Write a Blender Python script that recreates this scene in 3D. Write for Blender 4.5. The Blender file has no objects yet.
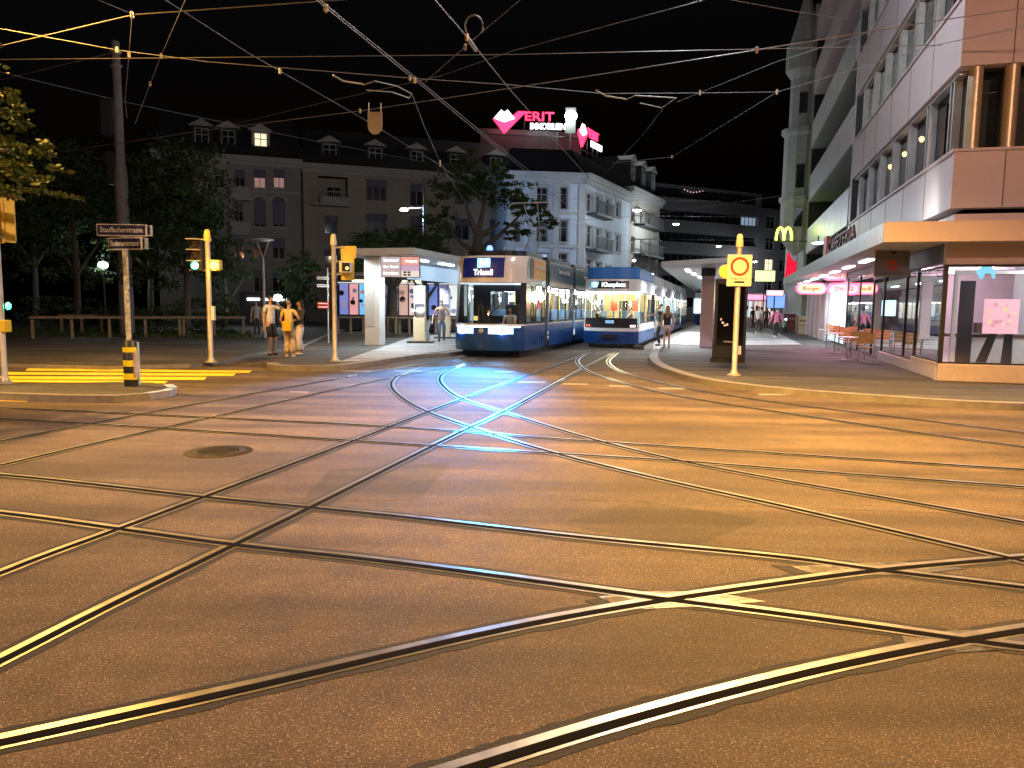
import bpy, bmesh, math, random
from mathutils import Vector, Matrix
random.seed(7)
sc = bpy.context.scene
COL = sc.collection
PI = math.pi
# ---------------------------------------------------------------- camera
FPX, HY, ROLL, CH = 745.0, 306.0, 0.012, 1.7
PITCH = math.atan((384 - HY) / FPX)
cp, sp_ = math.cos(PITCH), math.sin(PITCH)
Rv = Vector((1, 0, 0)); Fv = Vector((0, cp, -sp_)); Uv = Vector((0, sp_, cp))
cr, sr = math.cos(ROLL), math.sin(ROLL)
cR = Rv * cr + Uv * sr
cU = Uv * cr - Rv * sr
cam = bpy.data.cameras.new('camera'); camo = bpy.data.objects.new('camera', cam); COL.objects.link(camo)
cam.lens = FPX / 1024 * 36; cam.sensor_width = 36; cam.clip_end = 2000; cam.clip_start = 0.05
M = Matrix((cR, cU, -Fv)).transposed().to_4x4(); M.translation = Vector((0, 0, CH)); camo.matrix_world = M
sc.camera = camo
# ---------------------------------------------------------------- night sky and exposure
w = bpy.data.worlds.new('World'); sc.world = w; w.use_nodes = True
nt = w.node_tree; bg = nt.nodes['Background']
sky = nt.nodes.new('ShaderNodeTexSky'); sky.sky_type = 'NISHITA'; sky.sun_disc = False
sky.sun_elevation = math.radians(-4); sky.sun_rotation = math.radians(200)
nt.links.new(sky.outputs[0], bg.inputs[0]); bg.inputs[1].default_value = 0.12
sc.view_settings.view_transform = 'Standard'; sc.view_settings.look = 'None'
sc.view_settings.exposure = 0.0; sc.view_settings.gamma = 1
sc.cycles.max_bounces = 6; sc.cycles.transparent_max_bounces = 16
sc.cycles.sample_clamp_indirect = 4
LAMP = 1.0
# ---------------------------------------------------------------- projection helpers: photograph to place
def ray(px, py):
    x, y = px - 512, py - 384
    return (cR * (x / FPX) - cU * (y / FPX) + Fv)
def gr(px, py, z=0.0):
    d = ray(px, py); t = (z - CH) / d.z
    return Vector((d.x * t, d.y * t, z))
def at(px, py, D):
    d = ray(px, py); t = D / d.y
    return Vector((d.x * t, D, CH + d.z * t))
A = math.radians(16.1); SA, CA = math.sin(A), math.cos(A)
def st(s, r, z=0.0):
    return Vector((s * SA + r * CA, s * CA - r * SA, z))
def hit(px, py, P0, ang):          # hit a vertical plane through P0 that runs along ang (0 = +x), gives (u, z)
    d = ray(px, py); dx, dy = math.cos(ang), math.sin(ang)
    den = d.x * dy - d.y * dx
    t = (P0[0] * dy - P0[1] * dx) / den
    X, Y = d.x * t, d.y * t
    return ((X - P0[0]) * dx + (Y - P0[1]) * dy, CH + d.z * t)
# ---------------------------------------------------------------- materials
MATS = {}
def pbr(name, col, rough=0.6, metal=0.0, var=0.0, vscale=3.0, bump=0.0, bscale=20.0, coat=0.0, spec=0.5):
    if name in MATS: return MATS[name]
    m = bpy.data.materials.new(name); m.use_nodes = True; t = m.node_tree; b = t.nodes['Principled BSDF']
    b.inputs['Base Color'].default_value = (*col, 1); b.inputs['Roughness'].default_value = rough
    b.inputs['Metallic'].default_value = metal; b.inputs['Coat Weight'].default_value = coat
    b.inputs['Specular IOR Level'].default_value = spec
    if var or bump:
        tc = t.nodes.new('ShaderNodeTexCoord')
    if var:
        n = t.nodes.new('ShaderNodeTexNoise'); n.inputs['Scale'].default_value = vscale; n.inputs['Detail'].default_value = 6
        n.inputs['Roughness'].default_value = 0.65
        t.links.new(tc.outputs['Object'], n.inputs['Vector'])
        r = t.nodes.new('ShaderNodeValToRGB'); e = r.color_ramp.elements
        e[0].position = .3; e[1].position = .7
        e[0].color = (*[c * (1 - var) for c in col], 1); e[1].color = (*[min(1, c * (1 + var)) for c in col], 1)
        t.links.new(n.outputs[0], r.inputs[0]); t.links.new(r.outputs[0], b.inputs['Base Color'])
        mr = t.nodes.new('ShaderNodeMapRange'); mr.inputs[3].default_value = max(0, rough - .12); mr.inputs[4].default_value = min(1, rough + .12)
        t.links.new(n.outputs[0], mr.inputs[0]); t.links.new(mr.outputs[0], b.inputs['Roughness'])
    if bump:
        n2 = t.nodes.new('ShaderNodeTexNoise'); n2.inputs['Scale'].default_value = bscale; n2.inputs['Detail'].default_value = 4
        t.links.new(tc.outputs['Object'], n2.inputs['Vector'])
        bp = t.nodes.new('ShaderNodeBump'); bp.inputs['Strength'].default_value = bump; bp.inputs['Distance'].default_value = .02
        t.links.new(n2.outputs[0], bp.inputs['Height']); t.links.new(bp.outputs[0], b.inputs['Normal'])
    MATS[name] = m; return m
def emi(name, col, s, base=(.8, .8, .8)):
    if name in MATS: return MATS[name]
    m = pbr(name, base, .4); b = m.node_tree.nodes['Principled BSDF']
    b.inputs['Emission Color'].default_value = (*col, 1); b.inputs['Emission Strength'].default_value = s
    return m
def glass(name, tint=(.9, .93, .95), refl=.12, rough=.01):
    if name in MATS: return MATS[name]
    m = bpy.data.materials.new(name); m.use_nodes = True; t = m.node_tree
    for n in list(t.nodes):
        if n.type != 'OUTPUT_MATERIAL': t.nodes.remove(n)
    o = [n for n in t.nodes][0]
    tr = t.nodes.new('ShaderNodeBsdfTransparent'); tr.inputs[0].default_value = (*tint, 1)
    gl = t.nodes.new('ShaderNodeBsdfGlossy'); gl.inputs['Roughness'].default_value = rough; gl.inputs[0].default_value = (.9, .9, .9, 1)
    lw = t.nodes.new('ShaderNodeLayerWeight'); lw.inputs[0].default_value = .35
    mr = t.nodes.new('ShaderNodeMapRange'); mr.inputs[3].default_value = refl; mr.inputs[4].default_value = min(1, refl + .75)
    mx = t.nodes.new('ShaderNodeMixShader')
    t.links.new(lw.outputs['Fresnel'], mr.inputs[0]); t.links.new(mr.outputs[0], mx.inputs[0])
    t.links.new(tr.outputs[0], mx.inputs[1]); t.links.new(gl.outputs[0], mx.inputs[2]); t.links.new(mx.outputs[0], o.inputs[0])
    MATS[name] = m; return m
def asphalt(name, dark, light, speck, seed=0.0, rough=.5):
    m = bpy.data.materials.new(name); m.use_nodes = True; t = m.node_tree; b = t.nodes['Principled BSDF']; L = t.links; b.inputs['Specular IOR Level'].default_value = .35
    tc = t.nodes.new('ShaderNodeTexCoord'); mp = t.nodes.new('ShaderNodeMapping'); mp.inputs[1].default_value = (seed, seed * 2, 0)
    L.new(tc.outputs['Object'], mp.inputs[0])
    def noise(s, d=5, r=.6):
        n = t.nodes.new('ShaderNodeTexNoise'); n.inputs['Scale'].default_value = s; n.inputs['Detail'].default_value = d; n.inputs['Roughness'].default_value = r
        L.new(mp.outputs[0], n.inputs[0]); return n
    def ramp(src, p0, p1, c0, c1):
        r = t.nodes.new('ShaderNodeValToRGB'); e = r.color_ramp.elements; e[0].position = p0; e[1].position = p1
        e[0].color = (*c0, 1); e[1].color = (*c1, 1); L.new(src, r.inputs[0]); return r
    def mix(a, bb, fac, mode='MIX'):
        x = t.nodes.new('ShaderNodeMix'); x.data_type = 'RGBA'; x.blend_type = mode
        if isinstance(fac, float): x.inputs[0].default_value = fac
        else: L.new(fac, x.inputs[0])
        L.new(a, x.inputs[6]); L.new(bb, x.inputs[7]); return x.outputs[2]
    big = noise(.35, 6, .6); mid = noise(3.5, 6, .7); fine = noise(90, 3, .6)
    c = ramp(big.outputs[0], .35, .65, dark, light).outputs[0]
    g = ramp(mid.outputs[0], .3, .7, (.62, .62, .62), (1.25, 1.25, 1.25)).outputs[0]
    c = mix(c, g, 1.0, 'MULTIPLY')
    g2 = ramp(fine.outputs[0], .35, .68, (.45, .45, .45), (1.6, 1.6, 1.6)).outputs[0]
    c = mix(c, g2, 1.0, 'MULTIPLY')
    vo = t.nodes.new('ShaderNodeTexVoronoi'); vo.inputs['Scale'].default_value = 230; L.new(mp.outputs[0], vo.inputs[0])
    pick = t.nodes.new('ShaderNodeSeparateColor'); L.new(vo.outputs['Color'], pick.inputs[0])
    th = t.nodes.new('ShaderNodeMath'); th.operation = 'GREATER_THAN'; th.inputs[1].default_value = .955; L.new(pick.outputs[0], th.inputs[0])
    sv = t.nodes.new('ShaderNodeRGB'); sv.outputs[0].default_value = (*speck, 1)
    c = mix(c, sv.outputs[0], th.outputs[0])
    # dark worn streaks and stains with a shape of their own
    stn = noise(.9, 3, .5); mp2 = t.nodes.new('ShaderNodeMapping'); mp2.inputs[3].default_value = (.25, 1.6, 1); mp2.inputs[2].default_value = (0, 0, .35)
    L.new(tc.outputs['Object'], mp2.inputs[0]); L.new(mp2.outputs[0], stn.inputs[0])
    g3 = ramp(stn.outputs[0], .40, .60, (.6, .6, .6), (1.12, 1.12, 1.12)).outputs[0]
    c = mix(c, g3, 1.0, 'MULTIPLY')
    L.new(c, b.inputs['Base Color'])
    rr = t.nodes.new('ShaderNodeMapRange'); rr.inputs[3].default_value = rough - .12; rr.inputs[4].default_value = rough + .2
    L.new(mid.outputs[0], rr.inputs[0]); L.new(rr.outputs[0], b.inputs['Roughness'])
    bp = t.nodes.new('ShaderNodeBump'); bp.inputs['Strength'].default_value = .55; bp.inputs['Distance'].default_value = .006
    L.new(fine.outputs[0], bp.inputs['Height']); L.new(bp.outputs[0], b.inputs['Normal'])
    return m
# ---------------------------------------------------------------- mesh helpers
class MB:
    def __init__(s): s.v = []; s.f = []; s.m = []
    def face(s, pts, mi=0):
        n = len(s.v); s.v += [tuple(p) for p in pts]; s.f.append(tuple(range(n, n + len(pts)))); s.m.append(mi)
    def box(s, a, b, mi=0, M=None):
        x0, y0, z0 = a; x1, y1, z1 = b
        c = [Vector(p) for p in ((x0, y0, z0), (x1, y0, z0), (x1, y1, z0), (x0, y1, z0), (x0, y0, z1), (x1, y0, z1), (x1, y1, z1), (x0, y1, z1))]
        if M is not None: c = [M @ p for p in c]
        n = len(s.v); s.v += [tuple(p) for p in c]
        for q in ((0, 3, 2, 1), (4, 5, 6, 7), (0, 1, 5, 4), (1, 2, 6, 5), (2, 3, 7, 6), (3, 0, 4, 7)):
            s.f.append(tuple(n + i for i in q)); s.m.append(mi)
        return s
    def tube(s, p, q, r, r1=None, n=8, mi=0, caps=True):
        p, q = Vector(p), Vector(q); r1 = r if r1 is None else r1
        d = (q - p); 
        if d.length < 1e-6: return s
        d.normalize(); a = d.orthogonal().normalized(); b = d.cross(a); k = len(s.v)
        for (c, rr) in ((p, r), (q, r1)):
            for i in range(n):
                t = 2 * PI * i / n; s.v.append(tuple(c + a * (rr * math.cos(t)) + b * (rr * math.sin(t))))
        for i in range(n):
            j = (i + 1) % n; s.f.append((k + i, k + j, k + n + j, k + n + i)); s.m.append(mi)
        if caps:
            s.f.append(tuple(k + i for i in reversed(range(n)))); s.m.append(mi)
            s.f.append(tuple(k + n + i for i in range(n))); s.m.append(mi)
        return s
    def path(s, pts, r, n=6, mi=0):
        for a, b in zip(pts, pts[1:]): s.tube(a, b, r, n=n, mi=mi)
        return s
    def lathe(s, prof, c=(0, 0, 0), n=16, mi=0, axis='z'):
        k = len(s.v); c = Vector(c)
        for (r, z) in prof:
            for i in range(n):
                t = 2 * PI * i / n
                p = Vector((r * math.cos(t), r * math.sin(t), z))
                if axis == 'y': p = Vector((p.x, p.z, p.y))
                if axis == 'x': p = Vector((p.z, p.x, p.y))
                s.v.append(tuple(c + p))
        for a in range(len(prof) - 1):
            for i in range(n):
                j = (i + 1) % n; s.f.append((k + a * n + i, k + a * n + j, k + (a + 1) * n + j, k + (a + 1) * n + i)); s.m.append(mi)
        s.f.append(tuple(k + i for i in reversed(range(n)))); s.m.append(mi)
        e = k + (len(prof) - 1) * n; s.f.append(tuple(e + i for i in range(n))); s.m.append(mi)
        return s
    def prism(s, poly, z0, z1, mi=0, side=None):
        side = mi if side is None else side; n = len(poly)
        s.face([(p[0], p[1], z1) for p in poly], mi)
        s.face([(p[0], p[1], z0) for p in reversed(poly)], mi)
        for i in range(n):
            a, b = poly[i], poly[(i + 1) % n]
            s.face([(a[0], a[1], z0), (b[0], b[1], z0), (b[0], b[1], z1), (a[0], a[1], z1)], side)
        return s
    def xz(s, poly, y0, y1, mi=0):      # polygon in x/z pulled through y
        n = len(poly)
        s.face([(p[0], y0, p[1]) for p in poly], mi); s.face([(p[0], y1, p[1]) for p in reversed(poly)], mi)
        for i in range(n):
            a, b = poly[i], poly[(i + 1) % n]
            s.face([(a[0], y1, a[1]), (b[0], y1, b[1]), (b[0], y0, b[1]), (a[0], y0, a[1])], mi)
        return s
    def build(s, name, mats, parent=None, smooth=False, fix=True, bevel=0):
        me = bpy.data.meshes.new(name); me.from_pydata(s.v, [], s.f)
        if not isinstance(mats, (list, tuple)): mats = [mats]
        for m in mats: me.materials.append(m)
        me.polygons.foreach_set('material_index', s.m)
        if fix:
            bm = bmesh.new(); bm.from_mesh(me); bmesh.ops.remove_doubles(bm, verts=bm.verts, dist=1e-5); bmesh.ops.recalc_face_normals(bm, faces=bm.faces)
            bm.to_mesh(me); bm.free()
        if smooth:
            me.polygons.foreach_set('use_smooth', [True] * len(me.polygons))
            try: me.set_sharp_from_angle(angle=math.radians(40))
            except Exception: pass
        o = bpy.data.objects.new(name, me); COL.objects.link(o)
        if parent is not None: o.parent = parent
        if bevel:
            b = o.modifiers.new('b', 'BEVEL'); b.width = bevel; b.segments = 2; b.limit_method = 'ANGLE'
        return o
def tag(o, label, cat, group=None, kind=None):
    o['label'] = label; o['category'] = cat
    if group: o['group'] = group
    if kind: o['kind'] = kind
    return o
def thing(name, label, cat, loc=(0, 0, 0), rz=0.0, group=None):
    o = bpy.data.objects.new(name, None); o.empty_display_size = .2; COL.objects.link(o)
    o.location = loc; o.rotation_euler = (0, 0, rz)
    return tag(o, label, cat, group)
def struct(o): o['kind'] = 'structure'; return o
def dup(root, loc, rz, label):
    def cp_(o, par):
        c = o.copy(); COL.objects.link(c); c.parent = par
        for ch in o.children: cp_(ch, c)
        return c
    r = cp_(root, None); r.location = loc; r.rotation_euler = (0, 0, rz); r['label'] = label
    return r
FONT_CACHE = {}
def text(name, body, size, mat, parent, loc, rot=(PI / 2, 0, 0), extrude=.004, width=None, bold=0.0, align='CENTER'):
    cu = bpy.data.curves.new(name, 'FONT'); cu.body = body; cu.size = size; cu.extrude = extrude; cu.align_x = align; cu.align_y = 'CENTER'; cu.offset = bold
    cu.resolution_u = 3
    tmp = bpy.data.objects.new(name, cu); COL.objects.link(tmp)
    dg = bpy.context.evaluated_depsgraph_get(); dg.update()
    me = bpy.data.meshes.new_from_object(tmp.evaluated_get(dg)); 
    wd = max((v.co.x for v in me.vertices), default=1) - min((v.co.x for v in me.vertices), default=0)
    bpy.data.objects.remove(tmp); bpy.data.curves.remove(cu)
    me.materials.clear(); me.materials.append(mat)
    if width:
        k = width / max(wd, 1e-4)
        for v in me.vertices: v.co.x *= k
    o = bpy.data.objects.new(name, me); COL.objects.link(o); o.parent = parent; o.location = loc; o.rotation_euler = rot
    return o
def light(name, kind, loc, col, e, parent=None, size=.1, spot=None, blend=.6, rot=None):
    l = bpy.data.lights.new(name, kind); l.color = col; l.energy = e * LAMP
    if kind == 'AREA': l.size = size
    else: l.shadow_soft_size = size
    if kind == 'SPOT': l.spot_size = math.radians(spot); l.spot_blend = blend
    o = bpy.data.objects.new(name, l); COL.objects.link(o); o.location = loc
    if rot: o.rotation_euler = rot
    if parent is not None: o.parent = parent
    return o
def spline(pts, n=8):
    P = [Vector(p[:2]) for p in pts]; P = [P[0] * 2 - P[1]] + P + [P[-1] * 2 - P[-2]]; out = []
    for i in range(1, len(P) - 2):
        a, b, c, d = P[i - 1:i + 3]
        # centripetal Catmull-Rom
        t0 = 0; t1 = t0 + max((b - a).length, 1e-3) ** .5; t2 = t1 + max((c - b).length, 1e-3) ** .5; t3 = t2 + max((d - c).length, 1e-3) ** .5
        for k in range(n):
            t = t1 + (t2 - t1) * k / n
            A1 = a * ((t1 - t) / (t1 - t0)) + b * ((t - t0) / (t1 - t0)); A2 = b * ((t2 - t) / (t2 - t1)) + c * ((t - t1) / (t2 - t1)); A3 = c * ((t3 - t) / (t3 - t2)) + d * ((t - t2) / (t3 - t2))
            B1 = A1 * ((t2 - t) / (t2 - t0)) + A2 * ((t - t0) / (t2 - t0)); B2 = A2 * ((t3 - t) / (t3 - t1)) + A3 * ((t - t1) / (t3 - t1))
            out.append(B1 * ((t2 - t) / (t2 - t1)) + B2 * ((t - t1) / (t2 - t1)))
    out.append(P[-2]); return out
def smooth_line(P, k=3):
    for _ in range(k):
        P = [P[0]] + [(P[i - 1] + P[i] * 2 + P[i + 1]) / 4 for i in range(1, len(P) - 1)] + [P[-1]]
    return P
def strip(mb, P, o0, o1, z, mi=0, jit=0.0, rnd=None):
    N = []
    for i in range(len(P)):
        a = P[max(0, i - 1)]; b = P[min(len(P) - 1, i + 1)]; d = (b - a); d = d.normalized() if d.length else Vector((1, 0)); N.append(Vector((d.y, -d.x)))
    j = lambda: (rnd.uniform(-jit, jit) if rnd and jit else 0)
    e = [(P[i] + N[i] * (o0 + j()), P[i] + N[i] * (o1 + j())) for i in range(len(P))]
    for (a, b), (c, d) in zip(e, e[1:]):
        mb.face([(a.x, a.y, z), (b.x, b.y, z), (d.x, d.y, z), (c.x, c.y, z)], mi)
# ---------------------------------------------------------------- material set
m_asph = asphalt('road_asphalt', (.074, .053, .037), (.122, .090, .062), (.34, .28, .22), 0, .74)
m_pave = asphalt('pavement_asphalt', (.055, .052, .05), (.088, .083, .08), (.2, .18, .16), 7, .75)
m_plat = asphalt('platform_concrete', (.34, .34, .34), (.46, .46, .45), (.6, .6, .6), 3, .6)
m_kerb = pbr('kerb_granite', (.20, .185, .17), .6, var=.25, vscale=4, bump=.3, bscale=60)
m_steel = pbr('polished_rail_steel', (.42, .41, .39), .32, .8, var=.12, vscale=5)
m_groove_shade = pbr('rail_groove_shade', (.008, .007, .007), .95, spec=.05)  # black strip laid on the rails paints the shade in the groove
m_seal = pbr('bitumen_seal', (.014, .012, .011), .8, var=.4, vscale=14, bump=.5, bscale=60)
m_frog = pbr('cast_crossing_steel', (.19, .18, .16), .34, 1.0, var=.3, vscale=6, bump=.3, bscale=25)
m_gravel = pbr('frog_filler_gravel', (.18, .16, .13), .8, var=.5, vscale=60, bump=1, bscale=90)
m_yel = pbr('yellow_road_paint', (.88, .62, .03), .55, var=.22, vscale=7, bump=.3, bscale=80)
m_wht = pbr('white_road_paint', (.26, .25, .23), .6, var=.3, vscale=9)
m_iron = pbr('cast_iron_cover', (.04, .035, .03), .5, .6, var=.4, vscale=14, bump=.8, bscale=28)
m_galv = pbr('galvanised_steel', (.52, .5, .47), .45, .55, var=.18, vscale=5)
m_ypaint = pbr('signal_yellow_paint', (.78, .58, .12), .5, var=.12, vscale=5)
m_black = pbr('black_paint', (.018, .018, .02), .4, var=.2)
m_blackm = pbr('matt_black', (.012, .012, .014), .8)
m_wpaint = pbr('white_paint', (.78, .77, .74), .5, var=.08, vscale=3)
m_navy = pbr('navy_enamel', (.03, .035, .14), .3)
m_white_sign = pbr('white_enamel', (.82, .82, .80), .4)
m_redp = pbr('red_paint', (.55, .05, .02), .45)
m_dark = pbr('dark_grey_metal', (.05, .05, .055), .5, .3)
m_wood = pbr('weathered_wood', (.22, .16, .10), .75, var=.3, vscale=8, bump=.4, bscale=30)
m_bark = pbr('tree_bark', (.10, .085, .065), .9, var=.4, vscale=10, bump=.8, bscale=25)
m_concrete = pbr('mast_concrete', (.22, .21, .20), .8, var=.2, vscale=3, bump=.3)
m_wire = pbr('contact_wire_metal', (.26, .25, .25), .5, .3)
m_dglass = pbr('dark_window_glass', (.015, .017, .022), .06, 0, spec=.8)
m_glass = glass('clear_glass')
m_shopglass = glass('shop_glass', (.86, .9, .92), .2)
m_shield = glass('windscreen_glass', (.75, .8, .85), .08)
# ---------------------------------------------------------------- ground, road, pavements
g = MB(); g.box((-220, -40, -.6), (260, 420, 0)); struct(g.build('road', m_asph))
def pxpoly(l, z): return [tuple(gr(x, y, z)[:2]) for x, y in l]
KR = [(1500, 409), (1250, 406.5), (1024, 404), (952, 401), (890, 397), (795, 390), (737, 384), (700, 378.5), (672, 371), (655, 364), (649, 356), (653, 349)]
kr = [tuple(v) for v in smooth_line(spline([gr(x, y, .12) for x, y in KR], 6), 2)]
poly = [(60, kr[0][1])] + kr + [tuple(st(34, -3.2)[:2]), tuple(st(120, -3.2)[:2]), tuple(st(120, 60)[:2])]
g = MB(); g.prism(poly, -.3, .12, 0, 1); struct(g.build('pavement', [m_pave, m_kerb]))
g = MB(); kk = [Vector(p) for p in kr] + [st(34, -3.2).xy, st(120, -3.2).xy]
strip(g, kk, 0.0, .28, .125); struct(g.build('kerb', m_kerb))
# paler platform slab beside the second tram
g = MB(); g.prism([tuple(st(s, r)[:2]) for s, r in ((33, -2.85), (34, .4), (36, 3.2), (90, 3.2), (90, -2.85))], .10, .129); struct(g.build('platform', m_plat))
KL = [(266, 362.5), (272, 365.5), (300, 366.5), (332, 366), (364, 362.5), (395, 358), (420, 354.5), (446, 353)]
kl = [tuple(v) for v in smooth_line(spline([gr(x, y, .12) for x, y in KL], 5), 2)]
poly = kl + [tuple(st(s, r)[:2]) for s, r in ((26, -8.7), (90, -8.7), (90, -15.2), (32, -15.2))] + pxpoly([(300, 352), (268, 359)], .12)
g = MB(); g.prism(poly, -.3, .12, 0, 1); struct(g.build('pavement', [m_pave, m_kerb]))
g = MB(); g.prism(pxpoly([(338, 362), (368, 360), (398, 356), (424, 353)], .124) + [tuple(st(s, r)[:2]) for s, r in ((26.5, -9.0), (89, -9.0), (89, -15.0), (34, -15.0))], .10, .1235); struct(g.build('platform', m_plat))
g = MB(); strip(g, [Vector(p) for p in kl] + [st(26, -8.7).xy, st(90, -8.7).xy], 0, -.3, .125); struct(g.build('kerb', m_kerb))
g = MB(); g.prism(pxpoly([(-500, 350), (-100, 360), (7, 363.5), (107, 365.8), (190, 364), (222, 361), (248, 354), (300, 346), (318, 338), (335, 330)], .1) + [tuple(at(480, 300, 75)[:2]), (-90, 90), (-90, 30)], -.3, .1, 0, 1)
struct(g.build('pavement', [m_pave, m_kerb]))
ISL = [(-160, 391), (0, 393.5), (61, 395.5), (114, 396), (150, 393.5), (170, 390.5), (177, 387.5), (172, 384.5), (150, 382.5), (120, 381.8), (60, 383), (0, 384.5), (-160, 383)]
g = MB(); g.prism(pxpoly(ISL, .12), -.3, .12, 0, 1); struct(g.build('pavement', [m_pave, m_kerb]))
g = MB(); strip(g, [Vector(p) for p in pxpoly(ISL[:8], .12)], 0, -.16, .124); struct(g.build('kerb', m_kerb))
m_bluep = pbr('pale_blue_paint', (.35, .5, .75), .5, var=.2)
g = MB(); strip(g, [Vector(p) for p in pxpoly(ISL[4:8], .12)], 0.01, -.15, .128); struct(g.build('road_marking', m_bluep))
# repaired patches and tar seams in the asphalt
m_patch = asphalt('asphalt_patch', (.060, .048, .036), (.098, .080, .058), (.2, .17, .14), 21, .8)
for pl in ([(330, 470), (452, 462), (420, 500), (300, 502)], [(640, 500), (760, 520), (690, 548), (560, 524)], [(840, 470), (1010, 478), (1000, 490), (850, 482)]):
    g = MB(); g.face([(*gr(x, y).xy, .0011) for x, y in pl]); struct(g.build('road_patch', m_patch, fix=False))
rs = random.Random(17)
for (a, b_) in (((560, 500), (1100, 520)), ((40, 430), (420, 400))):
    A0, B0 = gr(*a).xy, gr(*b_).xy; n = 40; P = []
    w0 = 0
    for k in range(n + 1):
        w0 = w0 * .8 + rs.uniform(-.03, .03); q = A0.lerp(B0, k / n); d = (B0 - A0).normalized(); P.append(q + Vector((-d.y, d.x)) * w0)
    g = MB(); strip(g, P, -.003, .004, .0014, 0, jit=.002, rnd=rs); struct(g.build('road_seam', m_seal, fix=False))
# crossing stripes and dashes
g = MB()
for (xa, ya, xb, yb, h) in ((28, 369.6, 252, 371.8, 2.2), (6, 373.4, 236, 374.8, 2.6), (-30, 377.6, 207, 378.6, 3.0), (-60, 380.6, 168, 382.2, 2.2), (-120, 396.8, 30, 400.0, 3.6), (-150, 403.5, -12, 406, 4)):
    q = [gr(xa, ya - h / 2), gr(xb, yb - h / 2), gr(xb - 3, yb + h / 2), gr(xa - 3, ya + h / 2)]
    g.face([(p.x, p.y, .0035) for p in q])
struct(g.build('road_marking', m_yel, fix=False))
g = MB()
for (xa, xb, y, h) in ((495, 515, 371.6, .9), (518, 546, 382, 1.0), (563, 588, 384, 1.1), (609, 632, 386, 1.1), (658, 684, 388.5, 1.2), (759, 792, 394.6, 1.4), (342, 372, 371, .8), (395, 432, 371, .8), (290, 308, 392, 1.0)):
    q = [gr(xa, y - h / 2), gr(xb, y - h / 2 + .3), gr(xb, y + h / 2 + .3), gr(xa, y + h / 2)]
    g.face([(p.x, p.y, .0035) for p in q])
struct(g.build('road_marking', m_wht, fix=False))
c = gr(219, 451.5); t = thing('manhole_cover', 'round dark iron manhole cover set in the asphalt', 'manhole cover', c)
g = MB(); g.lathe([(.30, .004), (.30, .012), (.29, .013)], n=32)
for i in range(-3, 4):
    g.box((-.24 + abs(i) * .03, i * .07 - .012, .013), (.24 - abs(i) * .03, i * .07 + .012, .019))
g.build('lid', m_iron, t)
g = MB()
for k in range(40):
    a0, a1 = 2 * PI * k / 40, 2 * PI * (k + 1) / 40
    g.face([(.305 * math.cos(a0), .305 * math.sin(a0), .009), (.37 * math.cos(a0), .37 * math.sin(a0), .005), (.37 * math.cos(a1), .37 * math.sin(a1), .005), (.305 * math.cos(a1), .305 * math.sin(a1), .009)])
g.build('frame', m_frog, t)
# ---------------------------------------------------------------- tram tracks
def resample(P):
    out = [P[0]]
    for a, b in zip(P, P[1:]):
        L = (b - a).length; d = min(a.length, b.length); stp = .09 if d < 6 else (.25 if d < 15 else .8)
        n = max(1, int(L / stp))
        out += [a.lerp(b, (k + 1) / n) for k in range(n)]
    return out
TR = {
 'gh': ([(-330, 812), (-120, 769), (0, 743), (250, 688), (512, 627.5), (667, 600), (770, 585), (874, 571), (1024, 557.5), (1400, 528)],
        [(330, 812), (471, 768), (512, 755), (620, 722), (737, 690), (850, 663), (967, 640), (1060, 625), (1500, 571)]),
 'ef': ([(-400, 444), (0, 475), (100, 485.5), (200, 497), (310, 508), (400, 517), (512, 530), (602, 540), (792, 558.5), (874, 570), (1024, 588), (1500, 650)],
        [(-400, 470), (0, 513), (120, 529.5), (240, 546), (370, 560), (512, 578.5), (667, 600), (752, 610.5), (860, 625), (967, 640.5), (1024, 648), (1500, 700)]),
 'cd': ([(-350, 700), (0, 574), (35, 560), (120, 529), (205, 497), (350, 442.5), (425, 413), (496, 386.5), (577, 357.5), (598, 349)],
        [(-400, 860), (0, 662), (100, 611), (200, 562), (310, 508), (425, 450), (465, 430), (506, 411), (583, 368.5), (622, 349)]),
 'ab': ([(-400, 521), (0, 441.5), (150, 412.5), (280, 389), (365, 374), (425, 363.5), (484, 356)],
        [(-400, 560), (0, 466), (100, 442.5), (205, 419), (300, 397.5), (395, 377), (457, 366), (516, 355.5)]),
 'ij': ([(-400, 397), (0, 408), (170, 416), (350, 424.5), (450, 431), (583, 441), (766, 453), (1024, 470), (1500, 497)],
        [(-400, 399), (0, 418.5), (200, 431), (430, 446), (522, 452), (674, 461), (778, 469), (1024, 487.5), (1500, 520)]),
 'kl': ([(516, 355.5), (486, 359), (457, 367), (440, 377), (446, 389), (464, 400), (506, 413), (583, 437), (674, 460), (778, 480), (900, 501), (1024, 523), (1500, 610)],
        [(484, 356), (430, 364.5), (400, 375), (391, 385), (402, 398), (427, 412), (468, 426.5), (552, 453), (674, 483), (766, 503), (863, 525), (985, 553), (1500, 675)]),
 'mn': ([(622, 349), (612, 357), (608, 362), (614, 368.5), (630, 375), (660, 383), (724, 395), (807, 406.5), (931, 421.5), (1024, 433), (1500, 490)],
        [(598, 349), (582, 356), (577, 361), (583, 368.5), (600, 376.5), (662, 393), (737, 406), (832, 420), (931, 435), (1024, 447), (1500, 513)])}
TL = {'gh': 'wide bright grooved tram rails sweeping across the nearest asphalt', 'ef': 'pair of tram rails running crosswise just beyond the nearest track',
 'cd': 'straight tram rails leading from the near corner to the bus-roofed white tram', 'ab': 'tram rails running past the striped bollard towards the navy tram',
 'ij': 'thin dull rails crossing the whole junction just past the manhole cover', 'kl': 'curving rails lit blue that hook round in front of the navy tram',
 'mn': 'curved rails bending along the kerb of the shop pavement'}
TL['cd'] = 'straight tram rails leading diagonally from the near corner to the blue roofed tram'
rnd = random.Random(3); zi = 0
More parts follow.
